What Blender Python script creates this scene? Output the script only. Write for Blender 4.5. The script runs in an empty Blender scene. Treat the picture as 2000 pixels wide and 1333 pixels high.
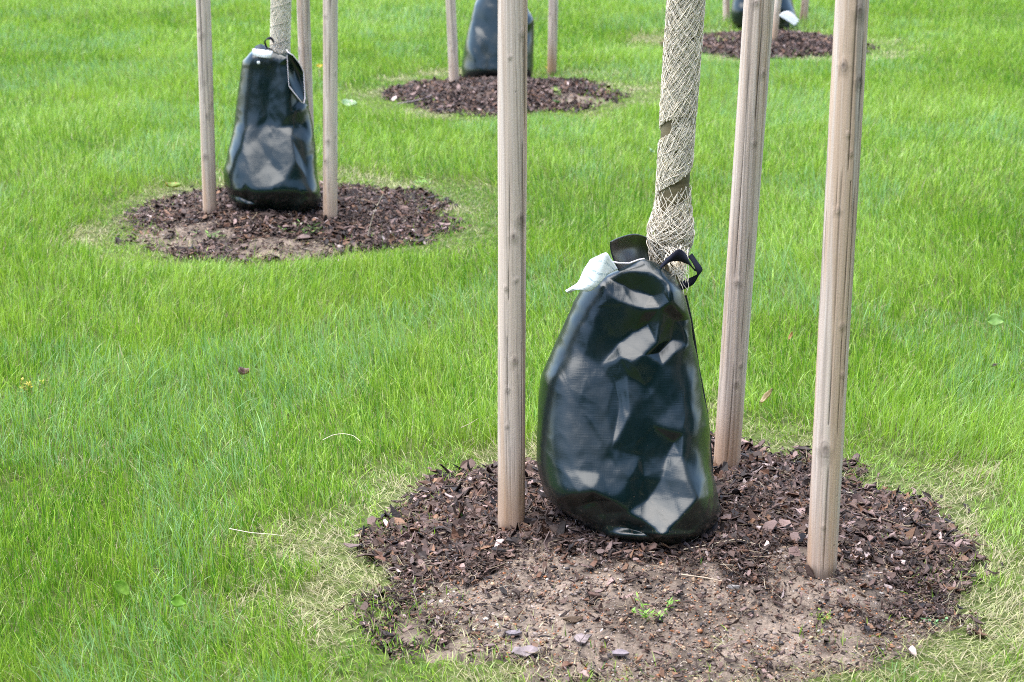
import bpy, bmesh, math, random
import numpy as np
from mathutils import Vector, Matrix
from mathutils.geometry import delaunay_2d_cdt

S = bpy.context.scene
COL = S.collection
# ------------------------------------------------------------------ camera, world, sun, exposure
PITCH = math.radians(17.0)
FPX = 3456.0
CAMH = 1.7
cd = bpy.data.cameras.new('camera'); cam = bpy.data.objects.new('camera', cd); COL.objects.link(cam)
cd.sensor_width = 36.0; cd.lens = FPX / 2000.0 * 36.0; cd.clip_start = 0.05; cd.clip_end = 2000
cam.location = (0, 0, CAMH); cam.rotation_euler = (math.pi / 2 - PITCH, 0, 0)
cd.dof.use_dof = True; cd.dof.focus_distance = 4.35; cd.dof.aperture_fstop = 6.5
S.camera = cam

SUN_EL, SUN_AZ = math.radians(74), math.radians(-80)      # azimuth measured from +Y towards +X
w = bpy.data.worlds.new('World'); S.world = w; w.use_nodes = True
nt = w.node_tree; bg = nt.nodes['Background']
sky = nt.nodes.new('ShaderNodeTexSky'); sky.sky_type = 'NISHITA'; sky.sun_disc = False
sky.sun_elevation = SUN_EL; sky.sun_rotation = SUN_AZ; sky.air_density = 1.0; sky.dust_density = 0.9; sky.ozone_density = 1.2
nt.links.new(sky.outputs[0], bg.inputs[0]); bg.inputs[1].default_value = 0.15
sl = bpy.data.lights.new('sun', 'SUN'); so = bpy.data.objects.new('sun', sl); COL.objects.link(so)
sl.energy = 2.3; sl.angle = math.radians(75); sl.color = (1.0, 0.95, 0.86)
sd = Vector((math.sin(SUN_AZ) * math.cos(SUN_EL), math.cos(SUN_AZ) * math.cos(SUN_EL), math.sin(SUN_EL)))
so.rotation_euler = sd.to_track_quat('Z', 'Y').to_euler()
S.view_settings.view_transform = 'Standard'; S.view_settings.look = 'None'
S.view_settings.gamma = 1; S.view_settings.use_curve_mapping = False
S.view_settings.exposure = 1.95
S.cycles.filter_width = 1.0; S.cycles.use_denoising = False; S.cycles.use_adaptive_sampling = False

RNG = np.random.default_rng(7)
random.seed(7)

# ------------------------------------------------------------------ maths helpers
CT, ST = math.cos(PITCH), math.sin(PITCH)
def ray(px, py):
    dx = (px - 1000) / FPX; dy = -(py - 666.5) / FPX
    return Vector((dx, CT + dy * ST, -ST + dy * CT))
def P(px, py, Y):                       # point of that sight line at depth Y
    d = ray(px, py); return Vector((0, 0, CAMH)) + d * (Y / d.y)
def G(px, py, z=0.0):                   # point of that sight line on level z
    d = ray(px, py); return Vector((0, 0, CAMH)) + d * ((z - CAMH) / d.z)

def hash2(ix, iy, seed):
    n = (ix.astype(np.int64) * 374761393 + iy.astype(np.int64) * 668265263 + seed * 2246822519) & 0xffffffff
    n = ((n ^ (n >> 13)) * 1274126177) & 0xffffffff
    n = (n ^ (n >> 16)) & 0xffffffff
    return n / 4294967295.0
def vnoise(x, y, seed=0):
    x = np.asarray(x, float); y = np.asarray(y, float)
    x0 = np.floor(x); y0 = np.floor(y); fx = x - x0; fy = y - y0
    fx = fx * fx * (3 - 2 * fx); fy = fy * fy * (3 - 2 * fy)
    a = hash2(x0, y0, seed); b = hash2(x0 + 1, y0, seed); c = hash2(x0, y0 + 1, seed); d = hash2(x0 + 1, y0 + 1, seed)
    return (a * (1 - fx) + b * fx) * (1 - fy) + (c * (1 - fx) + d * fx) * fy
def fbm(x, y, seed=0, o=4):
    s = 0; a = 1; t = 0
    x = np.asarray(x, float); y = np.asarray(y, float)
    for i in range(o):
        s = s + a * vnoise(x * 2 ** i, y * 2 ** i, seed + i * 17); t += a; a *= .5
    return s / t
def sst(a, b, x):
    t = np.clip((np.asarray(x, float) - a) / (b - a), 0, 1); return t * t * (3 - 2 * t)

# ------------------------------------------------------------------ object helpers
def fast_mesh(name, verts, sizes, loops, col=None, smooth=True):
    me = bpy.data.meshes.new(name)
    verts = np.ascontiguousarray(verts, np.float32).reshape(-1, 3)
    sizes = np.asarray(sizes, np.int32); loops = np.ascontiguousarray(loops, np.int32).ravel()
    me.vertices.add(len(verts)); me.vertices.foreach_set('co', verts.ravel())
    me.loops.add(len(loops)); me.loops.foreach_set('vertex_index', loops)
    st = np.zeros(len(sizes), np.int32); st[1:] = np.cumsum(sizes)[:-1]
    me.polygons.add(len(sizes)); me.polygons.foreach_set('loop_start', st)
    me.polygons.foreach_set('use_smooth', np.full(len(sizes), smooth))
    me.update(calc_edges=True)
    if col is not None:
        col = np.asarray(col, np.float32).reshape(-1, 3)
        a = me.attributes.new('col', 'FLOAT_COLOR', 'POINT')
        c4 = np.ones((len(col), 4), np.float32); c4[:, :3] = col
        a.data.foreach_set('color', c4.ravel())
    return me
def link(name, me, mat, parent=None):
    o = bpy.data.objects.new(name, me); COL.objects.link(o)
    if mat: me.materials.append(mat)
    if parent:
        o.parent = parent; o.matrix_parent_inverse = Matrix.Translation(-parent.location)
    return o
def tag(o, label=None, cat=None, group=None, kind=None):
    if label: o['label'] = label
    if cat: o['category'] = cat
    if group: o['group'] = group
    if kind: o['kind'] = kind
    return o
def thing(name, loc, label, cat, group=None):
    o = bpy.data.objects.new(name, None); COL.objects.link(o); o.location = loc; o.empty_display_size = .1
    return tag(o, label, cat, group)

def grid_mesh(name, Pts, col=None, wrap=False):
    n, m = Pts.shape[:2]
    i, j = np.meshgrid(np.arange(n - 1), np.arange(m if wrap else m - 1), indexing='ij')
    j2 = (j + 1) % m
    q = np.stack([i * m + j, i * m + j2, (i + 1) * m + j2, (i + 1) * m + j], -1).reshape(-1, 4)
    return fast_mesh(name, Pts.reshape(-1, 3), np.full(len(q), 4), q, None if col is None else col.reshape(-1, 3))

def tubes(paths, radius, k=4, cols=None):
    """many polyline tubes -> verts, sizes, loops, cols"""
    V = []; F = []; C = []; off = 0
    ang = np.arange(k) * 2 * np.pi / k
    for idx, p in enumerate(paths):
        p = np.asarray(p, float); n = len(p)
        if n < 2: continue
        t = np.gradient(p, axis=0); t /= np.linalg.norm(t, axis=1)[:, None] + 1e-9
        ref = np.where(np.abs(t[:, 2:3]) > .9, np.array([[1., 0, 0]]), np.array([[0, 0, 1.]]))
        a = np.cross(t, ref); a /= np.linalg.norm(a, axis=1)[:, None] + 1e-9; b = np.cross(t, a)
        r = radius[idx] if hasattr(radius, '__len__') else radius
        r = np.broadcast_to(np.asarray(r, float), (n,))
        ring = p[:, None] + (a[:, None] * np.cos(ang)[None, :, None] + b[:, None] * np.sin(ang)[None, :, None]) * r[:, None, None]
        V.append(ring.reshape(-1, 3))
        i, j = np.meshgrid(np.arange(n - 1), np.arange(k), indexing='ij'); j2 = (j + 1) % k
        F.append((np.stack([i * k + j, i * k + j2, (i + 1) * k + j2, (i + 1) * k + j], -1).reshape(-1, 4)) + off)
        off += n * k
        if cols is not None: C.append(np.broadcast_to(cols[idx], (n * k, 3)))
    V = np.concatenate(V); F = np.concatenate(F)
    return V, np.full(len(F), 4), F, (np.concatenate(C) if cols is not None else None)

# ------------------------------------------------------------------ materials
def mat(name):
    m = bpy.data.materials.new(name); m.use_nodes = True
    return m, m.node_tree, m.node_tree.nodes['Principled BSDF']
def N(nt, t, **kw):
    n = nt.nodes.new(t)
    for k, v in kw.items(): setattr(n, k, v)
    return n
def attr_col(nt, name='col'):
    return N(nt, 'ShaderNodeAttribute', attribute_name=name).outputs['Color']
def noise_bump(nt, bsdf, scale, strength, dist, detail=6, vec=None):
    nz = N(nt, 'ShaderNodeTexNoise'); nz.inputs['Scale'].default_value = scale; nz.inputs['Detail'].default_value = detail
    tc = N(nt, 'ShaderNodeTexCoord')
    nt.links.new(vec or tc.outputs['Object'], nz.inputs['Vector'])
    b = N(nt, 'ShaderNodeBump'); b.inputs['Strength'].default_value = strength; b.inputs['Distance'].default_value = dist
    nt.links.new(nz.outputs['Fac'], b.inputs['Height']); nt.links.new(b.outputs[0], bsdf.inputs['Normal'])
    return nz, b

def make_grass_mat():
    m, nt, b = mat('grass'); c = attr_col(nt)
    b.inputs['Roughness'].default_value = .42; b.inputs['Specular IOR Level'].default_value = .55
    nt.links.new(c, b.inputs['Base Color'])
    tr = N(nt, 'ShaderNodeBsdfTranslucent'); nt.links.new(c, tr.inputs[0])
    mx = N(nt, 'ShaderNodeMixShader'); mx.inputs[0].default_value = .38
    nt.links.new(b.outputs[0], mx.inputs[1]); nt.links.new(tr.outputs[0], mx.inputs[2])
    nt.links.new(mx.outputs[0], nt.nodes['Material Output'].inputs[0]); return m
def make_attr_mat(name, rough=.8, bs=90, bst=.5, bd=.002, spec=.3):
    m, nt, b = mat(name); nt.links.new(attr_col(nt), b.inputs['Base Color'])
    b.inputs['Roughness'].default_value = rough; b.inputs['Specular IOR Level'].default_value = spec
    if bst: noise_bump(nt, b, bs, bst, bd)
    return m
M_GRASS = make_grass_mat()
M_CHIP = make_attr_mat('bark', .7, 220, .8, .0015, .4)
M_PEB = make_attr_mat('pebble', .6, 160, .2, .001, .4)
M_STRAW = make_attr_mat('straw', .65, 100, 0, 0, .35)
M_WOOD = make_attr_mat('weathered_wood', .75, 260, .35, .0008, .25)
M_NET = make_attr_mat('jute', .85, 100, 0, 0, .15)
M_LEAF = make_grass_mat(); M_LEAF.name = 'leaf'

def make_soil():
    m, nt, b = mat('soil'); c = attr_col(nt)
    tc = N(nt, 'ShaderNodeTexCoord')
    n1 = N(nt, 'ShaderNodeTexNoise'); n1.inputs['Scale'].default_value = 160; n1.inputs['Detail'].default_value = 8; n1.inputs['Roughness'].default_value = .7
    nt.links.new(tc.outputs['Object'], n1.inputs['Vector'])
    mr = N(nt, 'ShaderNodeMapRange'); mr.inputs[1].default_value = .3; mr.inputs[2].default_value = .7; mr.inputs[3].default_value = .45; mr.inputs[4].default_value = 1.5
    nt.links.new(n1.outputs['Fac'], mr.inputs[0])
    mu = N(nt, 'ShaderNodeVectorMath', operation='SCALE'); nt.links.new(c, mu.inputs[0]); nt.links.new(mr.outputs[0], mu.inputs['Scale'])
    nt.links.new(mu.outputs[0], b.inputs['Base Color'])
    b.inputs['Roughness'].default_value = .95; b.inputs['Specular IOR Level'].default_value = .15
    bp = N(nt, 'ShaderNodeBump'); bp.inputs['Strength'].default_value = .9; bp.inputs['Distance'].default_value = .006
    nt.links.new(n1.outputs['Fac'], bp.inputs['Height']); nt.links.new(bp.outputs[0], b.inputs['Normal'])
    return m
M_SOIL = make_soil()

def make_ground():
    m, nt, b = mat('lawn_soil')
    tc = N(nt, 'ShaderNodeTexCoord')
    n1 = N(nt, 'ShaderNodeTexNoise'); n1.inputs['Scale'].default_value = 30; n1.inputs['Detail'].default_value = 10
    n2 = N(nt, 'ShaderNodeTexNoise'); n2.inputs['Scale'].default_value = .8; n2.inputs['Detail'].default_value = 4
    nt.links.new(tc.outputs['Object'], n1.inputs['Vector']); nt.links.new(tc.outputs['Object'], n2.inputs['Vector'])
    r = N(nt, 'ShaderNodeValToRGB'); nt.links.new(n1.outputs['Fac'], r.inputs[0])
    r.color_ramp.elements[0].position = .3; r.color_ramp.elements[0].color = (.04, .055, .014, 1)
    r.color_ramp.elements[1].position = .7; r.color_ramp.elements[1].color = (.11, .145, .04, 1)
    nt.links.new(r.outputs[0], b.inputs['Base Color']); b.inputs['Roughness'].default_value = 1; b.inputs['Specular IOR Level'].default_value = .1
    bp = N(nt, 'ShaderNodeBump'); bp.inputs['Strength'].default_value = 1; bp.inputs['Distance'].default_value = .02
    nt.links.new(n1.outputs['Fac'], bp.inputs['Height']); nt.links.new(bp.outputs[0], b.inputs['Normal'])
    return m
M_GROUND = make_ground()

def make_pe(name, base, rough, dust):
    """woven coated polyethylene"""
    m, nt, b = mat(name)
    tc = N(nt, 'ShaderNodeTexCoord')
    nz = N(nt, 'ShaderNodeTexNoise'); nz.inputs['Scale'].default_value = 9; nz.inputs['Detail'].default_value = 8; nz.inputs['Roughness'].default_value = .65
    mp = N(nt, 'ShaderNodeMapping'); mp.inputs['Scale'].default_value = (1, 1, .45); mp.inputs['Rotation'].default_value = (0, .5, 0)
    nt.links.new(tc.outputs['Object'], mp.inputs[0]); nt.links.new(mp.outputs[0], nz.inputs['Vector'])
    r = N(nt, 'ShaderNodeMapRange'); r.inputs[1].default_value = .50; r.inputs[2].default_value = .8; r.inputs[3].default_value = 0; r.inputs[4].default_value = dust
    nt.links.new(nz.outputs['Fac'], r.inputs[0])
    mx = N(nt, 'ShaderNodeMix', data_type='RGBA'); mx.inputs[6].default_value = (*base, 1); mx.inputs[7].default_value = (.16, .14, .11, 1)
    nt.links.new(r.outputs[0], mx.inputs[0]);
    # dried soil splashed up from the bed
    sz = N(nt, 'ShaderNodeSeparateXYZ'); nt.links.new(tc.outputs['Object'], sz.inputs[0])
    hz = N(nt, 'ShaderNodeMapRange'); hz.inputs[1].default_value = .30; hz.inputs[2].default_value = .05; hz.inputs[3].default_value = 0; hz.inputs[4].default_value = .22; nt.links.new(sz.outputs[2], hz.inputs[0])
    sp = N(nt, 'ShaderNodeTexNoise'); sp.inputs['Scale'].default_value = 150; sp.inputs['Detail'].default_value = 5; nt.links.new(tc.outputs['Object'], sp.inputs['Vector'])
    sa = N(nt, 'ShaderNodeMath', operation='ADD'); nt.links.new(sp.outputs['Fac'], sa.inputs[0]); nt.links.new(hz.outputs[0], sa.inputs[1])
    sm_ = N(nt, 'ShaderNodeMapRange'); sm_.inputs[1].default_value = .74; sm_.inputs[2].default_value = .86; sm_.inputs[3].default_value = 0; sm_.inputs[4].default_value = .7; nt.links.new(sa.outputs[0], sm_.inputs[0])
    m2 = N(nt, 'ShaderNodeMix', data_type='RGBA'); nt.links.new(sm_.outputs[0], m2.inputs[0]); nt.links.new(mx.outputs[2], m2.inputs[6]); m2.inputs[7].default_value = (.10, .075, .055, 1)
    nt.links.new(m2.outputs[2], b.inputs['Base Color'])
    rr = N(nt, 'ShaderNodeMapRange'); rr.inputs[1].default_value = .3; rr.inputs[2].default_value = .75; rr.inputs[3].default_value = rough * .75; rr.inputs[4].default_value = rough * 1.5
    nt.links.new(nz.outputs['Fac'], rr.inputs[0]); nt.links.new(rr.outputs[0], b.inputs['Roughness'])
    b.inputs['IOR'].default_value = 1.5; b.inputs['Specular IOR Level'].default_value = .5
    # weave: fine cross ribs, plus faint crumple
    def streak(sc, rot):
        m_ = N(nt, 'ShaderNodeMapping'); m_.inputs['Scale'].default_value = sc; m_.inputs['Rotation'].default_value = rot
        n_ = N(nt, 'ShaderNodeTexNoise'); n_.inputs['Scale'].default_value = 1; n_.inputs['Detail'].default_value = 3
        nt.links.new(tc.outputs['Object'], m_.inputs[0]); nt.links.new(m_.outputs[0], n_.inputs['Vector']); return n_
    w1 = streak((22, 22, 480), (0, .12, 0)); w2 = streak((420, 60, 16), (0, -.08, 0))
    ad = N(nt, 'ShaderNodeMath', operation='ADD'); nt.links.new(w1.outputs['Fac'], ad.inputs[0]); nt.links.new(w2.outputs['Fac'], ad.inputs[1])
    cr = N(nt, 'ShaderNodeTexNoise'); cr.inputs['Scale'].default_value = 30; cr.inputs['Detail'].default_value = 4
    nt.links.new(tc.outputs['Object'], cr.inputs['Vector'])
    b1 = N(nt, 'ShaderNodeBump'); b1.inputs['Strength'].default_value = .22; b1.inputs['Distance'].default_value = .0008
    nt.links.new(ad.outputs[0], b1.inputs['Height'])
    b2 = N(nt, 'ShaderNodeBump'); b2.inputs['Strength'].default_value = .10; b2.inputs['Distance'].default_value = .003
    nt.links.new(cr.outputs['Fac'], b2.inputs['Height']); nt.links.new(b1.outputs[0], b2.inputs['Normal'])
    nt.links.new(b2.outputs[0], b.inputs['Normal'])
    return m
M_BAG = make_pe('green_polyethylene', (.002, .009, .010), .25, .06)
M_BAGL = make_pe('dusty_polyethylene', (.002, .010, .010), .23, .12)
def plain(name, c, rough, spec=.5, bs=0):
    m, nt, b = mat(name); b.inputs['Base Color'].default_value = (*c, 1); b.inputs['Roughness'].default_value = rough
    b.inputs['Specular IOR Level'].default_value = spec
    if bs: noise_bump(nt, b, bs, .4, .001)
    return m
M_INNER = plain('black_lining', (.004, .005, .008), .35, .5, 60)
M_WEB = plain('navy_webbing', (.004, .005, .016), .75, .3, 500)
M_TRIM = plain('pale_trim', (.62, .56, .58), .5, .5, 0)
M_ZIP = plain('black_zip', (.006, .009, .012), .5, .5, 300)
M_BTN = plain('white_button', (.75, .75, .75), .4)

def make_label(name, lines):
    m, nt, b = mat(name)
    b.inputs['Roughness'].default_value = .35
    uv = N(nt, 'ShaderNodeAttribute', attribute_name='luv')
    sp = N(nt, 'ShaderNodeSeparateXYZ'); nt.links.new(uv.outputs['Vector'], sp.inputs[0])
    # rows of faint small print across the card
    mu = N(nt, 'ShaderNodeMath', operation='MULTIPLY'); mu.inputs[1].default_value = lines; nt.links.new(sp.outputs[1], mu.inputs[0])
    fr = N(nt, 'ShaderNodeMath', operation='FRACT'); nt.links.new(mu.outputs[0], fr.inputs[0])
    gt = N(nt, 'ShaderNodeMath', operation='LESS_THAN'); gt.inputs[1].default_value = .22; nt.links.new(fr.outputs[0], gt.inputs[0])
    nz = N(nt, 'ShaderNodeTexNoise'); nz.inputs['Scale'].default_value = 26; nt.links.new(uv.outputs['Vector'], nz.inputs['Vector'])
    g2 = N(nt, 'ShaderNodeMath', operation='GREATER_THAN'); g2.inputs[1].default_value = .45; nt.links.new(nz.outputs['Fac'], g2.inputs[0])
    pr = N(nt, 'ShaderNodeMath', operation='MULTIPLY'); nt.links.new(gt.outputs[0], pr.inputs[0]); nt.links.new(g2.outputs[0], pr.inputs[1])
    pr2 = N(nt, 'ShaderNodeMath', operation='MULTIPLY'); pr2.inputs[1].default_value = .75; nt.links.new(pr.outputs[0], pr2.inputs[0])
    gr = N(nt, 'ShaderNodeValToRGB'); nt.links.new(sp.outputs[0], gr.inputs[0])
    gr.color_ramp.elements[0].color = (.80, .88, .84, 1); gr.color_ramp.elements[1].color = (.85, .86, .86, 1)
    mx = N(nt, 'ShaderNodeMix', data_type='RGBA'); nt.links.new(pr2.outputs[0], mx.inputs[0])
    nt.links.new(gr.outputs[0], mx.inputs[6]); mx.inputs[7].default_value = (.35, .45, .5, 1)
    nt.links.new(mx.outputs[2], b.inputs['Base Color']); return m
M_LABEL = make_label('printed_label', 9)
M_WHITE = plain('white_label', (.82, .82, .82), .4)

def make_trunk():
    m, nt, b = mat('young_bark'); tc = N(nt, 'ShaderNodeTexCoord')
    mp = N(nt, 'ShaderNodeMapping'); mp.inputs['Scale'].default_value = (14, 14, 60); nt.links.new(tc.outputs['Object'], mp.inputs[0])
    nz = N(nt, 'ShaderNodeTexNoise'); nz.inputs['Scale'].default_value = 1; nz.inputs['Detail'].default_value = 7; nt.links.new(mp.outputs[0], nz.inputs['Vector'])
    r = N(nt, 'ShaderNodeValToRGB'); nt.links.new(nz.outputs['Fac'], r.inputs[0])
    r.color_ramp.elements[0].position = .3; r.color_ramp.elements[0].color = (.10, .075, .035, 1)
    r.color_ramp.elements[1].position = .75; r.color_ramp.elements[1].color = (.25, .20, .11, 1)
    nt.links.new(r.outputs[0], b.inputs['Base Color']); b.inputs['Roughness'].default_value = .7
    bp = N(nt, 'ShaderNodeBump'); bp.inputs['Strength'].default_value = .4; bp.inputs['Distance'].default_value = .003
    nt.links.new(nz.outputs['Fac'], bp.inputs['Height']); nt.links.new(bp.outputs[0], b.inputs['Normal']); return m
M_TRUNK = make_trunk()

# ------------------------------------------------------------------ ground layout
def bed_centre(px, Y):
    d = CT * Y + ST * CAMH
    return ((px - 1000) / FPX * d, Y)
BEDS = [  # cx, cy, R, short-grass band, mound
    (*bed_centre(1314, 3.82), .655, .24, .075),
    (*bed_centre(545, 7.33), .665, .30, .06),
    (*bed_centre(972, 10.6), .655, .34, .06),
    (*bed_centre(1503, 12.85), .665, .34, .07),
    (*bed_centre(1115, 16.6), .70, .24, .07),
]
def bed_r(x, y, b):
    """distance from the bed's centre in units where its ragged edge is at 1"""
    cx, cy, R = b[:3]
    dx = x - cx; dy = y - cy; r = np.hypot(dx, dy)
    a = np.arctan2(dy, dx)
    k = 1 + .13 * (vnoise(np.cos(a) * 2.1 + cx * 7 + 40, np.sin(a) * 2.1 + cy * 5 + 40, 5) - .5) * 2 + .17 * (fbm(x * 7 + 50, y * 7 + 50, 9, 4) - .5) * 2
    return r / (R * k)
def ground_z(x, y):
    x = np.asarray(x, float); y = np.asarray(y, float)
    z = .03 * (fbm(x * .35 + 30, y * .35 + 30, 3, 2) - .5)
    near = np.zeros_like(z)
    for b in BEDS:
        r = np.hypot(x - b[0], y - b[1]); near = np.maximum(near, 1 - sst(b[2], b[2] + .8, r))
    return z * (1 - near)
def bed_z(x, y):
    x = np.asarray(x, float); y = np.asarray(y, float)
    z = ground_z(x, y) + .004
    for b in BEDS:
        r = np.hypot(x - b[0], y - b[1]) / b[2]
        inside = np.clip(1 - r, 0, 1)
        z = z + b[4] * sst(0, .75, inside) + .02 * (fbm(x * 7 + 20, y * 7 + 20, 11, 3) - .5) * sst(0, .2, inside)
    return z
def bz(x, y): return float(bed_z(np.array([x]), np.array([y]))[0])
def GB(px, py):                         # sight line to the mulch surface
    z = 0.0
    for _ in range(6):
        p = G(px, py, z); z = bz(p.x, p.y)
    return G(px, py, z)
SAND = []                                # bare sandy patches: x, y, rx, ry
for px, py, rx, ry in [(1090, 1195, .36, .26), (1430, 1250, .5, .19), (1250, 1310, .62, .13), (1620, 1140, .16, .12), (350, 455, .24, .18), (560, 478, .22, .12), (1140, 190, .20, .16)]:
    g = G(px, py, .03); SAND.append((g.x, g.y, rx, ry))
def sand_mask(x, y):
    m = np.zeros_like(np.asarray(x, float))
    n = fbm(np.asarray(x) * 14 + 9, np.asarray(y) * 14 + 9, 21, 3) - .5
    for sx, sy, rx, ry in SAND:
        d = np.hypot((x - sx) / rx, (y - sy) / ry) + n * 1.1
        m = np.maximum(m, 1 - sst(.75, 1.15, d))
    return m

def build_ground():
    xs = np.concatenate([[-600, -200, -60, -25], np.linspace(-12, 12, 161), [25, 60, 200, 600]])
    ys = np.concatenate([[-600, -200, -60, -20, -5], np.linspace(0, 24, 161), [40, 90, 250, 900]])
    X, Y = np.meshgrid(xs, ys)
    Z = np.where((np.abs(X) <= 12) & (Y >= 0) & (Y <= 24), ground_z(X, Y), 0)
    tag(link('ground', grid_mesh('ground', np.stack([X, Y, Z], -1)), M_GROUND), kind='structure')
    V = []; F = []; C = []; off = 0
    for b in BEDS:
        near = b[1] < 5
        nr, na = (150, 620) if near else (60, 220)
        rr = np.linspace(0, 1.38, nr)[:, None] * b[2]; aa = np.linspace(0, 2 * np.pi, na, endpoint=False)[None]
        x = b[0] + rr * np.cos(aa); y = b[1] + rr * np.sin(aa)
        z = bed_z(x, y) + .006 * (fbm(x * 70, y * 70, 31, 3) - .5) + (.010 * (fbm(x * 25, y * 25, 33, 2) - .5))
        z = z - .014 * sst(1.0, 1.1, bed_r(x, y, b))
        s = sand_mask(x, y)[..., None]
        n = fbm(x * 20, y * 20, 41, 4)[..., None]
        dark = np.array([.022, .015, .014]) * (.6 + .9 * n); sand = np.array([.185, .143, .112]) * (.15 + 1.7 * n)
        c = dark * (1 - s) + sand * s
        i, j = np.meshgrid(np.arange(nr - 1), np.arange(na), indexing='ij'); j2 = (j + 1) % na
        q = np.stack([i * na + j, (i + 1) * na + j, (i + 1) * na + j2, i * na + j2], -1).reshape(-1, 4)
        V.append(np.stack([x, y, z], -1).reshape(-1, 3)); C.append(c.reshape(-1, 3)); F.append(q + off); off += nr * na
    V = np.concatenate(V); F = np.concatenate(F); C = np.concatenate(C)
    tag(link('soil', fast_mesh('soil', V, np.full(len(F), 4), F, C), M_SOIL), kind='structure')

# ------------------------------------------------------------------ mulch chips, pebbles, straw
def rand_rot(n, tilt, rng):
    """local frames lying roughly flat: returns a (long axis), b, c"""
    az = rng.uniform(0, 2 * np.pi, n); t1 = rng.normal(0, tilt, n); t2 = rng.normal(0, tilt, n)
    a = np.stack([np.cos(az) * np.cos(t1), np.sin(az) * np.cos(t1), np.sin(t1)], 1)
    b0 = np.stack([-np.sin(az), np.cos(az), np.zeros(n)], 1); c0 = np.cross(a, b0)
    b = b0 * np.cos(t2)[:, None] + c0 * np.sin(t2)[:, None]; c = np.cross(a, b)
    return a, b, c
def chip_colours(n, rng):
    pal = np.array([[.026, .017, .014], [.052, .034, .028], [.090, .060, .050], [.085, .045, .028], [.17, .125, .118], [.34, .29, .285], [.14, .082, .05], [.014, .010, .010]])
    p = np.array([.22, .22, .18, .11, .10, .018, .06, .08]); k = rng.choice(len(pal), n, p=p / p.sum())
    return pal[k] * rng.uniform(.6, 1.5, n)[:, None] * np.array([1.16, 1.05, .98])
def build_chips(b, n, rng, smax=1.0):
    V = []; k = 7
    r = np.sqrt(rng.uniform(0, 1.6, n)) * b[2]; a = rng.uniform(0, 2 * np.pi, n)
    x = b[0] + r * np.cos(a); y = b[1] + r * np.sin(a)
    sm = sand_mask(x, y)
    keep = (bed_r(x, y, b) < 1.02 + rng.normal(0, .05, n)) & (rng.uniform(0, 1, n) > np.clip(sm * 1.1, 0, .9 if b[1] > 5 else .86))
    x, y = x[keep], y[keep]; n = len(x)
    L = np.exp(rng.normal(math.log(.0085), .55, n)) * smax; L = np.clip(L, .003, .032)
    if b[1] < 5: L = L * 1.08 * (.55 + .45 * sst(-.30, .05, y - b[1] + .15 * (fbm(x * 5, y * 5, 3, 2) - .5)))
    Wd = L * np.where(rng.uniform(0, 1, n) < .3, rng.uniform(.08, .2, n), rng.uniform(.22, .62, n)); T = np.minimum(rng.uniform(.0008, .003, n), L * .3)
    A, B, Cn = rand_rot(n, .46, rng)
    ang = np.arange(k) * 2 * np.pi / k
    ra = rng.uniform(.6, 1.15, (n, k))
    u = np.cos(ang)[None] * ra; v = np.sin(ang)[None] * ra
    bend = rng.normal(0, .42, n)[:, None] * L[:, None]
    z = bed_z(x, y) + rng.uniform(-.001, .013, n) + L * .12
    c = np.stack([x, y, z], 1)
    top = c[:, None] + A[:, None] * (u * L[:, None])[..., None] + B[:, None] * (v * Wd[:, None])[..., None] + Cn[:, None] * (bend * (u * u - .3) + T[:, None] * (.5 + rng.uniform(-.4, .6, (n, k))))[..., None]
    bot = top - Cn[:, None] * (T[:, None, None] * 1.2)
    V = np.concatenate([top, bot], 1)                       # n, 2k, 3
    base = (np.arange(n) * 2 * k)[:, None]
    topf = base + np.arange(k)[None]; 
    i = np.arange(k); i2 = (i + 1) % k
    side = (base[:, :, None] + np.stack([i, i + k, i2 + k, i2], 1)[None]).reshape(-1, 4)
    loops = np.concatenate([topf.ravel(), side.ravel()]); sizes = np.concatenate([np.full(n, k), np.full(n * k, 4)])
    cc = chip_colours(n, rng)
    col = np.repeat(cc[:, None], 2 * k, 1) * rng.uniform(.8, 1.2, (n, 2 * k, 1))
    return fast_mesh('bark_mulch', V.reshape(-1, 3), sizes, loops, col.reshape(-1, 3), smooth=False)

bmi = bmesh.new(); bmesh.ops.create_icosphere(bmi, subdivisions=1, radius=1)
ICO_V = np.array([v.co[:] for v in bmi.verts]); ICO_F = np.array([[v.index for v in f.verts] for f in bmi.faces]); bmi.free()
def build_pebbles(name, x, y, rad, rng, pal, p):
    n = len(x); m = len(ICO_V)
    A, B, Cn = rand_rot(n, .3, rng)
    s = np.stack([rng.uniform(.9, 1.4, n), rng.uniform(.75, 1.1, n), rng.uniform(.5, .8, n)], 1) * rad[:, None]
    j = ICO_V[None] * rng.uniform(.85, 1.15, (n, m, 1)) * s[:, None]
    V = A[:, None] * j[..., :1] + B[:, None] * j[..., 1:2] + Cn[:, None] * j[..., 2:]
    V = V + np.stack([x, y, bed_z(x, y) + rad * .25], 1)[:, None]
    F = (ICO_F[None] + (np.arange(n) * m)[:, None, None]).reshape(-1, 3)
    pal = np.array(pal); c = pal[rng.choice(len(pal), n, p=p)] * rng.uniform(.75, 1.25, n)[:, None]
    return fast_mesh(name, V.reshape(-1, 3), np.full(len(F), 3), F, np.repeat(c[:, None], m, 1).reshape(-1, 3))

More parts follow.
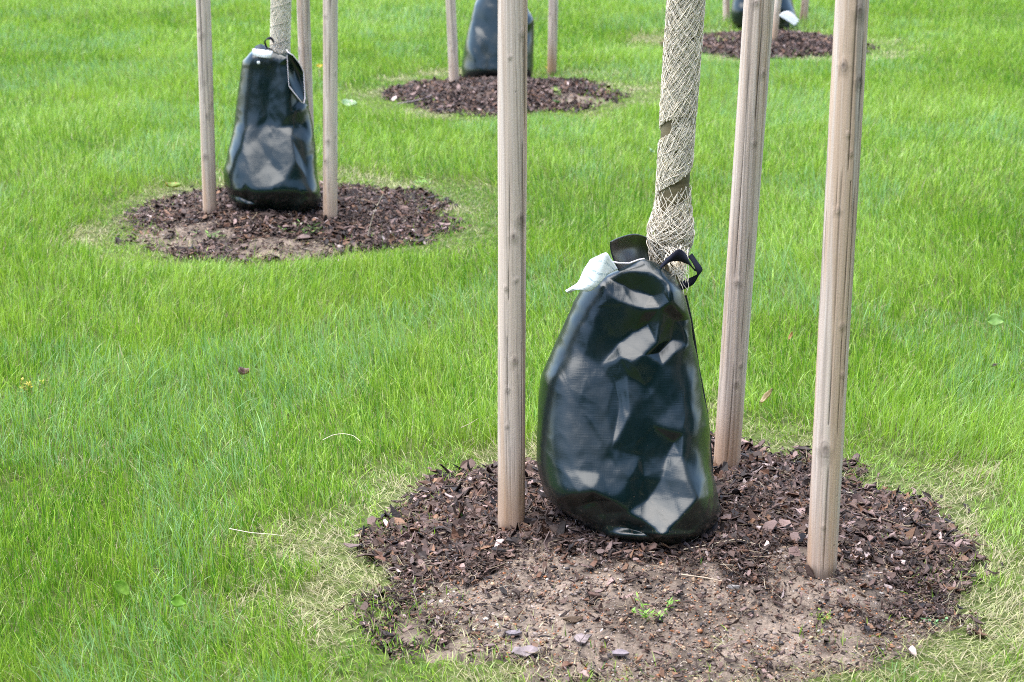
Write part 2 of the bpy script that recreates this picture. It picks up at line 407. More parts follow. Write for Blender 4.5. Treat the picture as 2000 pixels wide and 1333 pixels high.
def build_beds():
    words = ['round the nearest bag', 'round the bag on the left', 'round the middle bag behind the front stake', 'round the far bag at the top right', 'at the top edge of the picture']
    cnt = [90000, 36000, 17000, 15000, 6000]
    for i, b in enumerate(BEDS):
        rng = np.random.default_rng(100 + i)
        o = link('bark_mulch', build_chips(b, cnt[i], rng, [1, 1.1, 1.35, 1.5, 1.5][i]), M_CHIP)
        tag(o, 'dark brown bark mulch in the bed ' + words[i], 'mulch', kind='stuff')
    rng = np.random.default_rng(5)
    X = []; Y = []; R = []
    for i, b in enumerate(BEDS[:3]):
        n = [42000, 8000, 2000][i]
        r = np.sqrt(rng.uniform(0, 1, n)) * b[2]; a = rng.uniform(0, 2 * np.pi, n); x = b[0] + r * np.cos(a); y = b[1] + r * np.sin(a)
        s = sand_mask(x, y); front = 1 - sst(-.1, .3, y - b[1])
        keep = rng.uniform(0, 1, n) < np.maximum(s * .7, .7 * front + .05)
        x, y = x[keep], y[keep]; X.append(x); Y.append(y)
        R.append(np.clip(np.exp(rng.normal(math.log(.0017), .5, len(x))), .0008, .0065))
    X = np.concatenate(X); Y = np.concatenate(Y); R = np.concatenate(R)
    pal = [[.34, .13, .05], [.40, .27, .17], [.24, .19, .165], [.13, .095, .08], [.46, .41, .36], [.22, .13, .09], [.05, .042, .042]]
    o = link('gravel', build_pebbles('gravel', X, Y, R, rng, pal, [.10, .14, .26, .18, .05, .19, .08]), M_PEB)
    tag(o, 'small orange, cream and grey pebbles in the bare sandy soil', 'gravel', kind='stuff')
    # dry straw, needles and fibres lying on the beds
    paths = []; cols = []; rad = []
    for i, b in enumerate(BEDS[:4]):
        n = [7000, 2200, 600, 400][i]
        for _ in range(n):
            r = math.sqrt(rng.uniform(0, 1.1)) * b[2]; a = rng.uniform(0, 2 * math.pi)
            x = b[0] + r * math.cos(a); y = b[1] + r * math.sin(a)
            if i == 0 and rng.uniform() < .7 * float(sand_mask(np.array([x]), np.array([y]))[0]): continue
            L = min(.10, math.exp(rng.normal(math.log(.022), .6))); az = rng.uniform(0, 6.28); t = np.linspace(-.5, .5, 5)
            cv = rng.normal(0, .35) * L
            px_ = x + np.cos(az) * L * t - np.sin(az) * cv * (t * t * 4 - 1); py_ = y + np.sin(az) * L * t + np.cos(az) * cv * (t * t * 4 - 1)
            pz_ = bed_z(px_, py_) + .010 + rng.uniform(-.004, .010) + t * rng.normal(0, .25) * L
            paths.append(np.stack([px_, py_, pz_], 1)); rad.append(rng.uniform(.0003, .0008) * (1 if i == 0 else 1.5))
            c = [(.30, .23, .15), (.14, .10, .07), (.055, .038, .03), (.42, .35, .26)][rng.choice(4, p=[.2, .25, .48, .07])]
            cols.append(np.array(c) * rng.uniform(.7, 1.2))
    V, sz, F, C = tubes(paths, rad, 3, cols)
    tag(link('straw', fast_mesh('straw', V, sz, F, C), M_STRAW), 'dry straw and plant fibres scattered over the mulch', 'straw', kind='stuff')

# ------------------------------------------------------------------ grass
def blades(name, x, y, z, L, Wd, lean, az, col, seg, rng):
    n = len(x)
    t = np.array([0, .38, .72, 1.0]) if seg == 3 else np.array([0, .55, 1.0])
    d = np.stack([np.cos(az), np.sin(az), np.zeros(n)], 1)
    s = np.stack([-np.sin(az), np.cos(az), np.zeros(n)], 1)
    tw = rng.normal(0, .9, n)                               # twist so that faces look every way
    s = s * np.cos(tw)[:, None] + d * np.sin(tw)[:, None]
    up = np.sqrt(np.clip(1 - lean ** 2 * .8, .05, 1))
    base = np.stack([x, y, z], 1)
    rows = []
    for k, tt in enumerate(t):
        c = base + d * (L * lean * (tt ** 1.7))[:, None]
        c[:, 2] += L * up * (tt - .32 * np.clip(lean - .3, 0, 1) * tt ** 3)
        if k == len(t) - 1: rows.append(c[:, None])
        else:
            wk = Wd * [.8, 1, .62][k] * .5
            rows.append(np.stack([c - s * wk[:, None], c + s * wk[:, None]], 1))
    V = np.concatenate(rows, 1); nv = V.shape[1]
    if seg == 3:
        pat = np.array([0, 1, 3, 2, 2, 3, 5, 4, 4, 5, 6]); ps = [4, 4, 3]; tv = np.array([0, 0, .4, .4, .75, .75, 1])
    else:
        pat = np.array([0, 1, 3, 2, 2, 3, 4]); ps = [4, 3]; tv = np.array([0, 0, .55, .55, 1])
    loops = (np.arange(n)[:, None] * nv + pat[None]).ravel(); sizes = np.tile(ps, n)
    # blade colour: pale at the sheath, its own green above, drying tip on some
    tip = (rng.uniform(0, 1, n) < .12)[:, None, None]
    c = np.repeat(col[:, None], nv, 1)
    sheath = np.array([.26, .30, .09])
    f = np.clip(.45 - tv * 1.6, 0, 1)[None, :, None]
    c = c * (1 - f) + sheath * f
    ft = np.clip(tv * 2.5 - 1.6, 0, 1)[None, :, None] * tip
    c = c * (1 - ft) + np.array([.50, .42, .20]) * ft
    return V.reshape(-1, 3), sizes, loops, c.reshape(-1, 3), nv

def near_edge(x, y):
    """0 inside a bed, grows outwards: returns (r ratio, band fraction 0..1 across the short band)"""
    rr = np.full(x.shape, 9.0); bf = np.full(x.shape, 9.0)
    for b in BEDS:
        q = bed_r(x, y, b); rr = np.minimum(rr, q)
        bf = np.minimum(bf, (q - 1) * b[2] / (b[3] * (1 + .5 * (fbm(x * 2.3 + 70, y * 2.3 + 70, 8, 2) - .5) * 2)))
    return rr, bf

def build_grass():
    rng = np.random.default_rng(42)
    X = []; Y = []
    # denser near the viewer, where single blades are seen
    bands = [(2.6, 4.0, 17000), (4.0, 5.5, 14000), (5.5, 7.5, 9500), (7.5, 10, 6500), (10, 14, 4300), (14, 21, 2600)]
    for y0, y1, dens in bands:
        wmax = .29 * (y1 + .6) + .9
        n = int((y1 - y0) * 2 * wmax * dens)
        x = rng.uniform(-wmax, wmax, n); y = rng.uniform(y0, y1, n)
        k = np.abs(x) < .29 * (y + .6) + .55
        X.append(x[k]); Y.append(y[k])
    x = np.concatenate(X); y = np.concatenate(Y)
    # tufting: pull blades towards clump centres
    cl = fbm(x * 22, y * 22, 77, 2)
    k = rng.uniform(0, 1, len(x)) < .35 + 1.1 * cl
    x, y = x[k], y[k]
    rr, bf = near_edge(x, y)
    dens = np.where(rr < 1, .05 + .55 * sst(.74, 1.0, rr), 1.0) * (.55 + .45 * sst(0, .5, np.clip(bf, 0, 2)))
    k = (rng.uniform(0, 1, len(x)) < dens) & ~((rr < .76) & (rng.uniform(0, 1, len(x)) > .05))
    x, y, rr, bf = x[k], y[k], rr[k], bf[k]
    n = len(x)
    longf = sst(.55, 1.35, bf)
    z = np.where(rr < 1.05, bed_z(x, y), ground_z(x, y)) - .003
    big = fbm(x * .9 + 11, y * .9 + 5, 51, 3); mid = fbm(x * 3.5 + 3, y * 3.5 + 8, 52, 3); sm = fbm(x * 14, y * 14, 53, 2)
    L = (.022 + .016 * rng.uniform(0, 1, n)) * (1 - longf) + longf * (.036 + .058 * mid + .034 * big) * rng.uniform(.55, 1.25, n)
    longer = (rng.uniform(0, 1, n) < .02) * longf
    L = L * (1 + .6 * longer)
    L = np.where(rr < .9, .02 + .025 * rng.uniform(0, 1, n), L)
    dist = y
    Wd = rng.uniform(.0014, .0030, n) * np.interp(dist, [3, 5, 8, 12, 18], [1, 1.1, 1.35, 1.9, 2.6])
    lean = np.clip(np.abs(rng.normal(.38, .28, n)) + .5 * (1 - longf) * rng.uniform(0, 1, n), 0, .98)
    # combed direction varies slowly over the lawn
    flow = 6.28 * fbm(x * .8 + 100, y * .8 + 100, 61, 2) * 1.6
    az = np.where(rng.uniform(0, 1, n) < .45, flow + rng.normal(0, .6, n), rng.uniform(0, 6.283, n))
    # greens
    g1 = np.array([.225, .40, .026]); g2 = np.array([.37, .56, .06]); g3 = np.array([.35, .52, .13]); g4 = np.array([.085, .23, .012])
    q = rng.uniform(0, 1, n) + (big - .5) * .9 + (sm - .5) * .4
    col = np.where((q < .25)[:, None], g4, np.where((q < .65)[:, None], g1, np.where((q < .90)[:, None], g2, g3)))
    yel = np.clip((mid - .5) * 1.5, 0, .5)[:, None] * rng.uniform(0, 1, n)[:, None]
    col = col * (1 - yel) + np.array([.40, .50, .05]) * yel
    sheen = (fbm(x * 1.3 + 60, y * 1.3 + 20, 91, 3) > .6)[:, None] * (rng.uniform(0, 1, n) < .35)[:, None]  # bluish sheen of the lawn, painted into blades in broad patches
    col = np.where(sheen, np.array([.27, .46, .16]), col)
    # dry, pale blades: few in the lawn, many in the trampled band round each bed
    pdry = .02 + 1.6 * (1 - sst(.4, 1.4, bf)) * sst(.35, .75, fbm(x * 4 + 7, y * 4, 72, 3)) * (.40 + fbm(x * 5, y * 5, 71, 2))
    dry = rng.uniform(0, 1, n) < pdry
    dcol = np.where((rng.uniform(0, 1, n) < .5)[:, None], np.array([.50, .44, .26]), np.array([.42, .45, .17]))
    col = np.where(dry[:, None], dcol, col)
    col = col * rng.uniform(.75, 1.22, n)[:, None]
    lean = np.where(dry, np.clip(lean + .35, 0, .98), lean)
    Vs = []; Ss = []; Ls = []; Cs = []; off = 0
    for sel, seg in ((y < 7.5, 3), (y >= 7.5, 2)):
        V, s_, l_, c_, nv = blades('g', x[sel], y[sel], z[sel], L[sel], Wd[sel], lean[sel], az[sel], col[sel], seg, rng)
        Vs.append(V); Ss.append(s_); Ls.append(l_ + off); Cs.append(c_); off += len(V)
    # thatch: dead stems lying at soil level
    m = 60000
    yy = rng.uniform(2.6, 9, m); xx = rng.uniform(-1, 1, m) * (.29 * (yy + .6) + .5)
    r2, b2 = near_edge(xx, yy); k = (r2 > .95); xx, yy = xx[k], yy[k]; m = len(xx)
    dc = np.array([.30, .25, .13])[None] * rng.uniform(.5, 1.4, m)[:, None]
    V, s_, l_, c_, nv = blades('t', xx, yy, ground_z(xx, yy) + rng.uniform(0.002, .014, m), rng.uniform(.02, .05, m), rng.uniform(.001, .002, m), np.full(m, .97), rng.uniform(0, 6.28, m), dc, 3, rng)
    Vs.append(V); Ss.append(s_); Ls.append(l_ + off); Cs.append(c_)
    me = fast_mesh('grass', np.concatenate(Vs), np.concatenate(Ss), np.concatenate(Ls), np.concatenate(Cs))
    print('GRASS blades', n)
    tag(link('grass', me, M_GRASS), 'bright green lawn grass, longer between the beds and cropped pale around them', 'grass', kind='stuff')

# ------------------------------------------------------------------ stakes
def build_stake(base, top, r0, r1, seed, label, fine, knots, cracks, name='wooden_stake', ztop=2.05, warm=1.0):
    base = Vector(base); d = (Vector(top) - base); d.normalize()
    Lg = (ztop - base.z) / d.z
    z0 = -.12
    nz_, na = (900, 110) if fine else (260, 40)
    h = np.linspace(z0, Lg, nz_)[:, None]; a = np.linspace(0, 2 * np.pi, na, endpoint=False)[None]   # a=0 faces the viewer side
    H = h + 0 * a; A = a + 0 * h
    rm = .5 * (r0 + r1); U = A * rm
    def per(fx, fz, sd, o=3):            # noise periodic in angle
        return fbm(np.cos(A) * fx + 50 + sd, H * fz + np.sin(A) * fx + 50, seed * 13 + sd, o)
    R = (r0 + (r1 - r0) * np.clip(H / 1.3, 0, 1.5)) * (1 + .045 * (per(1.1, 1.6, 1, 2) - .5) * 2)
    base_c = np.array([.66, .525, .44]); warm_c = np.array([.62, .44, .32]); pale = np.array([.74, .64, .57])
    n1 = per(2.2, 2.5, 2)[..., None]; n2 = per(9, 6, 3)[..., None]
    C = base_c * (1 - sst(.45, .75, n1)) + warm_c * sst(.45, .75, n1)
    C = C * (1 - .6 * sst(.5, .8, n2)) + pale * .6 * sst(.5, .8, n2)
    # grain: long lines flowing round the knots
    fld = U * 240 + 16 * per(5, .55, 24, 3) + 12 * per(.8, 1.3, 4, 3) + 2.5 * per(1.2, 5, 5, 2)
    disp = np.zeros_like(R)
    for ka, kh, kr in knots:
        du = (np.mod(A - ka + np.pi, 2 * np.pi) - np.pi) * rm; dh = H - kh
        q = np.sqrt((du / kr) ** 2 + (dh / (kr * 1.6)) ** 2) * (.75 + .5 * per(7, 60, 21, 2)) * 1.25
        fld = fld + 5 * np.exp(-(q / 2.6) ** 2) * np.sign(du) * np.clip(np.abs(du) / kr, 0, 1)
        ring = .5 + .5 * np.cos(q * 9)
        kk = (np.exp(-(q / .8) ** 4))[..., None]
        kc = np.array([.24, .18, .15]) * (.75 + .5 * ring[..., None] * per(20, 40, 22, 2)[..., None])
        ks = .75 if kr > .0062 else .38; C = C * (1 - ks * kk) + kc * ks * kk
        edge = np.exp(-((q - 1.05) / .18) ** 2)[..., None] * (.3 + per(6, 30, 23, 2))[..., None]; C = C * (1 - .4 * edge)
        dot = np.exp(-(q / .28) ** 2)[..., None]; C = C * (1 - .35 * dot * ((kr * 1e5) % 3 > 1))
        halo = (np.exp(-((q - 1.7) / .5) ** 2) * (dh < 0))[..., None]; C = C * (1 - .18 * halo)
        disp += .0018 * np.exp(-(q / 1.1) ** 2) - .0012 * np.exp(-(q / .3) ** 2)
    gl = .5 + .5 * np.sin(fld); gl = gl ** 9
    C = C * (1 - .16 * gl[..., None] * (.4 + per(1.5, 3, 6)[..., None]))
    fine_l = per(26, 7, 7, 2)[..., None]; C = C * (.78 + .44 * (.5 * fine_l + .5 * per(60, 9, 19, 2)[..., None])); pt = per(3.2, 2.6, 16, 4)[..., None]; C = C * (1 - .32 * sst(.56, .585, pt) * (1 - sst(.68, .74, pt)))
    # drying cracks
    for ca, h0, h1, wd in cracks:
        du = (np.mod(A - ca - .10 * (fbm(H * 5 + seed, H * 0 + ca * 3, 8, 2) - .5) + np.pi, 2 * np.pi) - np.pi) * rm
        on = sst(h0, h0 + .06, H) * (1 - sst(h1 - .06, h1, H)) * (.5 + .8 * fbm(H * 14, H * 0 + ca, 9, 2))
        wv = wd * .9 * np.clip(on, 0, 1) + 1e-6
        k = np.exp(-(du / wv) ** 2)
        C = C * (1 - .88 * k[..., None]); disp -= .002 * k
    # stained weathering streaks, warm damp wood near the soil
    st = sst(.55, .72, per(2.6, 1.4, 10, 4))[..., None]; C = C * (1 - .22 * st)
    g = (1 - sst(.03, .20 + .12 * per(1.5, 1, 12, 2), H))[..., None] * warm
    wet = np.array([.42, .235, .12]) * (.75 + .5 * per(5, 3, 13)[..., None])
    C = C * (1 - .6 * g) + wet * .6 * g
    soil = (1 - sst(.0, .035, H + .02 * (per(4, 8, 14) - .5)))[..., None]; C = C * (1 - .6 * soil)
    R = R + disp + .0006 * (per(20, 10, 15, 2) - .5)
    ang = A - np.pi / 2
    vx = R * np.cos(ang); vy = R * np.sin(ang)
    X = Vector((1, 0, 0)); X = (X - d * X.dot(d)).normalized(); Yv = d.cross(X)
    Pt = np.array(base)[None, None] + H[..., None] * np.array(d) + vx[..., None] * np.array(X) + vy[..., None] * np.array(Yv)
    V = Pt.reshape(-1, 3) - np.array(base)
    i, j = np.meshgrid(np.arange(nz_ - 1), np.arange(na), indexing='ij'); j2 = (j + 1) % na
    q = np.stack([i * na + j, i * na + j2, (i + 1) * na + j2, (i + 1) * na + j], -1).reshape(-1, 4)
    loops = np.concatenate([q.ravel(), np.arange(na) + (nz_ - 1) * na]); sizes = np.concatenate([np.full(len(q), 4), [na]])
    me = fast_mesh(name, V, sizes, loops, C.reshape(-1, 3))
    me.polygons[len(q)].use_smooth = False
    o = link(name, me, M_WOOD); o.location = base
    tag(o, label, 'stake', 'round wooden stakes supporting the young trees')
    return o
def build_stakes():
    def st(bx, by, tx, ty, w0, w1, seed, label, fine=False, knots=(), cracks=(), warm=1.0, dY=0):
        b = GB(bx, by); Yt = b.y + dY
        t = P(tx, ty, Yt)
        dep0 = CT * b.y + ST * (CAMH - b.z); dep1 = CT * t.y + ST * (CAMH - t.z)
        r0 = w0 / 2 / FPX * dep0; r1 = w1 / 2 / FPX * dep1
        dd = (t - b); r1n = r0 + (r1 - r0) * 1.3 / dd.length * 1.0
        build_stake(b, t, r0, r1n, seed, label, fine, knots, cracks, warm=warm)
    st(999, 1034, 1001, 0, 52, 58, 1, 'front round wooden stake to the left of the nearest black bag', True,
       [(.1, .72, .008), (-.45, .60, .005), (-.35, .15 + .12, .004), (.2, .43, .007), (-.15, 1.12, .004), (.75, 1.17, .006), (.3, .62, .004), (.65, .76, .010), (-.3, .36, .005), (2.5, .9, .01)],
       [(.8, .05, .95, .0011), (-.2, .55, 1.3, .0007), (-.35, .0, .5, .0007), (.95, .95, 1.2, .0022), (.25, .1, .35, .0006)], warm=1.0)
    st(1418, 918, 1483, 0, 50, 59, 2, 'leaning round wooden stake behind and right of the nearest black bag', True,
       [(-.35, 1.22, .007), (.35, 1.30, .012), (-.25, .52, .007), (.25, .88, .006), (.2, .25, .007), (.45, .3, .005), (.55, 1.05, .007)],
       [(-.1, .0, .33, .0020), (.15, .9, 1.5, .0009), (.3, .3, .7, .0006), (-.5, .5, 1.1, .0005)], warm=1.1)
    st(1604, 1116, 1665, 0, 57, 66, 3, 'thick round wooden stake at the right front of the nearest bed', True,
       [(-.35, .30, .013), (.3, .58, .006), (-.4, .83, .006), (.25, .95, .005), (-.5, 1.13, .009), (.6, 1.10, .009), (.3, 1.24, .010), (.0, .99, .004), (-.2, .12, .004), (.55, .47, .005)],
       [(-.08, .0, .30, .0018), (-.25, .35, .95, .0012), (.35, .3, .9, .0011), (.1, .9, 1.5, .0018), (.7, .4, 1.2, .0008), (-.5, .8, 1.25, .0006)], warm=.55)
    kn = lambda s: [(random.Random(s * 9 + i).uniform(-1, 1), random.Random(s * 7 + i).uniform(.1, 1.5), random.Random(s + i * 3).uniform(.004, .009)) for i in range(8)]
    ck = lambda s: [(random.Random(s * 5 + i).uniform(-.9, .9), random.Random(s * 3 + i).uniform(0, .8), random.Random(s * 11 + i).uniform(.9, 1.7), .001) for i in range(3)]
    st(410, 418, 397, 0, 27, 28, 11, 'leftmost round wooden stake, standing left of the bag with the white strip', False, kn(1), ck(1), .6)
    st(645, 430, 645, 0, 28, 29, 12, 'round wooden stake standing right of the bag with the white strip', False, kn(2), ck(2), .7)
    st(604, 376, 592, 0, 25, 26, 13, 'round wooden stake standing half hidden behind the bag with the white strip', False, kn(3), ck(3), .5)
    st(887, 165, 880, 0, 20, 20, 14, 'thin looking round stake left of the middle bag at the top edge', False, kn(4), ck(4), .5)
    st(1078, 146, 1081, 0, 18, 19, 15, 'round stake right of the middle bag, reddish at its foot', False, kn(5), ck(5), 1.3)
    st(1419, 44, 1419, 0, 14, 14, 16, 'far round stake left of the farthest bag, beside the wrapped trunk', False, kn(6), ck(6), .4)
    st(1510, 80, 1519, 0, 15, 15, 17, 'far round stake in front of the farthest bag', False, kn(7), ck(7), 1.1)
    st(1568, 47, 1573, 0, 15, 15, 18, 'far round stake right of the farthest bag with the white tag', False, kn(8), ck(8), .8)

# ------------------------------------------------------------------ bags
def polyY(tab, y):
    return float(np.interp(y, [t[0] for t in tab], [t[1] for t in tab]))
def build_shell(outline, inner, folds, Ycf, Df, Db, level, smooth, seed, amp, wr=7.0, power=2.4, osm=3, tilt=0, soft=20, amp0=.004, yaw=0, ridge=None):
    """closed sack: a smooth belly profile plus creases (x, y, metres towards the viewer) laid over it"""
    no = len(outline); oa = np.array([(p[0], p[1]) for p in outline])
    def tab(T, y):
        g = np.linspace(T[0][0], T[-1][0], 240); v = np.interp(g, [t[0] for t in T], [t[1] for t in T]); h = max(1, int(soft / (g[1] - g[0]) / 2))
        kk = np.hanning(2 * h + 3)[1:-1]; kk /= kk.sum(); L_ = v[0] - (v[h:0:-1] - v[0]); R_ = v[-1] - (v[-2:-h - 2:-1] - v[-1])
        return np.interp(y, g, np.convolve(np.concatenate([L_, v, R_]), kk, 'valid'))
    ys = np.linspace(oa[:, 1].min() + .5, oa[:, 1].max() - .5, 160); xl = []; xr = []
    a = oa; b = np.roll(oa, -1, 0)
    for y in ys:
        m = (a[:, 1] - y) * (b[:, 1] - y) <= 0
        xs = a[m, 0] + (b[m, 0] - a[m, 0]) * np.clip((y - a[m, 1]) / np.where(np.abs(b[m, 1] - a[m, 1]) < 1e-6, 1e-6, b[m, 1] - a[m, 1]), 0, 1)
        xl.append(xs.min()); xr.append(xs.max())
    k = np.ones(9) / 9
    xl = np.convolve(np.pad(xl, 4, 'edge'), k, 'valid'); xr = np.convolve(np.pad(xr, 4, 'edge'), k, 'valid')
    def layer(pts2, offs, cons=()):
        pts = [Vector((p[0], p[1])) for p in oa] + [Vector(p) for p in pts2]
        vo, eo, fo, *_ = delaunay_2d_cdt(pts, [(i, (i + 1) % no) for i in range(no)] + [(no + i, no + j) for i, j in cons], [], 1, 1e-4)
        bm = bmesh.new()
        vs = [bm.verts.new((v.x, v.y, (0 if i < no else (offs[i - no] if i - no < len(offs) else 0)) * 1000)) for i, v in enumerate(vo)]
        for f in fo: bm.faces.new([vs[i] for i in f])
        for _ in range(level):
            bmesh.ops.subdivide_edges(bm, edges=bm.edges[:], cuts=1, use_grid_fill=True)
            bmesh.ops.triangulate(bm, faces=[f for f in bm.faces if len(f.verts) > 3])
        bm.verts.index_update()
        co = np.array([v.co[:] for v in bm.verts]); F = np.array([[v.index for v in f.verts] for f in bm.faces])
        E = np.array([[v.index for v in e.verts] for e in bm.edges]); B = np.array([v.is_boundary for v in bm.verts]); bm.free()
        deg = np.bincount(E.ravel(), minlength=len(co))
        for it in range(60):
            if it == osm: crisp = co[:, 2].copy()
            q = np.zeros(len(co)); np.add.at(q, E[:, 0], co[E[:, 1], 2]); np.add.at(q, E[:, 1], co[E[:, 0], 2])
            co[:, 2] = np.where(B, co[:, 2], co[:, 2] * .4 + .6 * q / deg)
        co[:, 2] = .7 * crisp + .3 * co[:, 2]
        return co, F, B
    def world(co, B, front):
        l = np.interp(co[:, 1], ys, xl); rr = np.interp(co[:, 1], ys, xr)
        sx = np.clip((co[:, 0] - l) / (rr - l) * 2 - 1, -1, 1)
        e = (1 - np.abs(sx) ** power) ** .5; e = np.where(B, 0, e)
        f = np.clip((co[:, 1] - ys[0]) / (ys[-1] - ys[0]), 0, 1)
        ye = co[:, 1] - tilt * sx * sst(0, .25, f) * (1 - sst(.58, .84, f))
        Y = tab(Ycf, co[:, 1]) + (-tab(Df, ye) * e - co[:, 2] / 1000 if front else tab(Db, co[:, 1]) * e)
        Y = Y - yaw * sx * np.clip(f * 9, 0, 1)
        if ridge:                        # a fold running down across the panel: left of it the water bellies the sheet out
            am, f0, s0, f1, s1 = ridge
            Y = Y + am * np.clip(s0 + (s1 - s0) * (f - f0) / (f1 - f0) - sx, 0, 2) * sst(f0 - .10, f0 + .06, f) * (1 - .7 * sst(.80, 1, f))
        dx = (co[:, 0] - 1000) / FPX; dy = -(co[:, 1] - 666.5) / FPX
        t = Y / (CT + dy * ST)
        return np.stack([dx * t, Y, CAMH + t * (-ST + dy * CT)], 1)
    ip = [(p[0], p[1]) for p in inner]; io = [p[2] for p in inner]; cons = []
    for fl in folds:
        prev = None
        for (x, y, o) in fl:
            if (x, y) in ip: j = ip.index((x, y))
            else: ip.append((x, y)); io.append(o); j = len(ip) - 1
            if prev is not None: cons.append((prev, j))
            prev = j
    c1, F1, B1 = layer(ip, io, cons)
    back = []
    for fy in (.1, .25, .4, .55, .7, .85, .95):
        y = oa[:, 1].min() + (oa[:, 1].max() - oa[:, 1].min()) * fy; l = np.interp(y, ys, xl); q = np.interp(y, ys, xr)
        for fs in (.15, .4, .65, .88): back.append((l + (q - l) * fs, y))
    c2, F2, B2 = layer(back, [0] * len(back))
    w1 = world(c1, B1, True); w2 = world(c2, B2, False)
    key = {(round(x, 2), round(y, 2)): i for i, (x, y) in enumerate(c1[:, :2]) if B1[i]}
    mp_ = np.zeros(len(c2), int); extra = []
    for i in range(len(c2)):
        j = key.get((round(c2[i, 0], 2), round(c2[i, 1], 2))) if B2[i] else None
        if j is None: mp_[i] = len(w1) + len(extra); extra.append(w2[i])
        else: mp_[i] = j
    co = np.concatenate([w1, np.array(extra)]); F = np.concatenate([F1, mp_[F2][:, ::-1]])
    me = fast_mesh('bag_body', co, np.full(len(F), 3), F)
    bm = bmesh.new(); bm.from_mesh(me); bmesh.ops.recalc_face_normals(bm, faces=bm.faces); bm.to_mesh(me); bm.free()
    nv = len(me.vertices)
    ed = np.empty(len(me.edges) * 2, np.int32); me.edges.foreach_get('vertices', ed); ed = ed.reshape(-1, 2)
    deg = np.bincount(ed.ravel(), minlength=nv)[:, None]
    def lap(c):
        s_ = np.zeros_like(c); np.add.at(s_, ed[:, 0], c[ed[:, 1]]); np.add.at(s_, ed[:, 1], c[ed[:, 0]]); return s_ / deg
    for _ in range(smooth): co = co * .4 + lap(co) * .6
    me.vertices.foreach_set('co', co.ravel().astype(np.float32)); me.update()
    nr = np.empty(nv * 3, np.float32); me.vertex_normals.foreach_get('vector', nr); nr = nr.reshape(-1, 3)
    X, Y_, Z = co[:, 0], co[:, 1], co[:, 2]
    w_1 = np.abs(fbm((X + .35 * Z) * wr * 2 + 40 + Y_ * 3, (Z - .2 * X) * wr + 40, seed, 3) - .5) * 2
    w_2 = fbm(X * 30 + 9 + Y_ * 12, Z * 22 + 9, seed + 3, 2) - .5
    w_0 = fbm((X + .25 * Z) * 11 + 30, Z * 4.5 + 30, seed + 9, 2) - .5
    low = np.clip((Z - .03) / .06, 0, 1)
    w_3 = np.abs(fbm((X - .5 * Z) * 26 + 10 + Y_ * 8, (Z + .3 * X) * 19 + 10, seed + 21, 2) - .5) * 2
    co = co + nr * ((.5 - w_1) * amp + (.5 - w_3) * amp * .38 + w_2 * amp * .35 + w_0 * amp0 * low)[:, None]
    co[:, 2] = np.maximum(co[:, 2], bed_z(co[:, 0], co[:, 1]) + .004)
    me.vertices.foreach_set('co', co.ravel().astype(np.float32))
    me.polygons.foreach_set('use_smooth', np.ones(len(me.polygons), bool)); me.update()
    return me

def sheet(name, rows, material, parent, thick=.0012, sub=2, mat2=None, uv=False):
    """rows: list of rows of (px,py,Y) -> lofted sheet"""
    R_ = np.array([[P(*p)[:] for p in r] for r in rows])
    n, m = R_.shape[:2]
    f = 6
    def up(a, axis, k):
        L = a.shape[axis]; t = np.linspace(0, L - 1, (L - 1) * k + 1); a = np.moveaxis(a, axis, 0)
        i = np.clip(np.floor(t).astype(int), 0, L - 2); u = (t - i)[:, None, None]
        p0 = a[np.maximum(i - 1, 0)]; p1 = a[i]; p2 = a[i + 1]; p3 = a[np.minimum(i + 2, L - 1)]
        o = .5 * ((2 * p1) + (-p0 + p2) * u + (2 * p0 - 5 * p1 + 4 * p2 - p3) * u ** 2 + (-p0 + 3 * p1 - 3 * p2 + p3) * u ** 3)
        return np.moveaxis(o, 0, axis)
    R2 = up(up(R_, 0, f), 1, f)
    loc = np.array(parent.location) if parent else np.zeros(3)
    me = grid_mesh(name, R2)
    if uv:
        a = me.attributes.new('luv', 'FLOAT_VECTOR', 'POINT'); nn, mm = R2.shape[:2]
        jj, ii = np.meshgrid(np.linspace(0, 1, mm), np.linspace(0, 1, nn)); a.data.foreach_set('vector', np.stack([ii, jj, ii * 0], -1).astype(np.float32).ravel())
    o = link(name, me, material, parent)
    md = o.modifiers.new('thickness', 'SOLIDIFY'); md.thickness = thick; md.offset = 0
    return o
def ribbon(name, pts, wv, material, parent, thick=.002):
    """pts: (px,py,Y) centreline, wv: world width vectors"""
    c = np.array([P(*p)[:] for p in pts]); w_ = np.array(wv)
    t = np.linspace(0, len(c) - 1, (len(c) - 1) * 8 + 1)
    def cr(a):
        i = np.clip(np.floor(t).astype(int), 0, len(a) - 2); u = (t - i)[:, None]
        p0 = a[np.maximum(i - 1, 0)]; p1 = a[i]; p2 = a[i + 1]; p3 = a[np.minimum(i + 2, len(a) - 1)]
        return .5 * ((2 * p1) + (-p0 + p2) * u + (2 * p0 - 5 * p1 + 4 * p2 - p3) * u ** 2 + (-p0 + 3 * p1 - 3 * p2 + p3) * u ** 3)
    c = cr(c); w_ = cr(w_)
    rows = np.stack([c - w_ / 2, c, c + w_ / 2], 1)
    o = link(name, grid_mesh(name, rows), material, parent)
    md = o.modifiers.new('thickness', 'SOLIDIFY'); md.thickness = thick; md.offset = 0
    return o
def trim(name, pts, r, material, parent):
    c = np.array([P(*p)[:] for p in pts])
    V, s_, F, _ = tubes([c], r, 6)
    return link(name, fast_mesh(name, V, s_, F), material, parent)

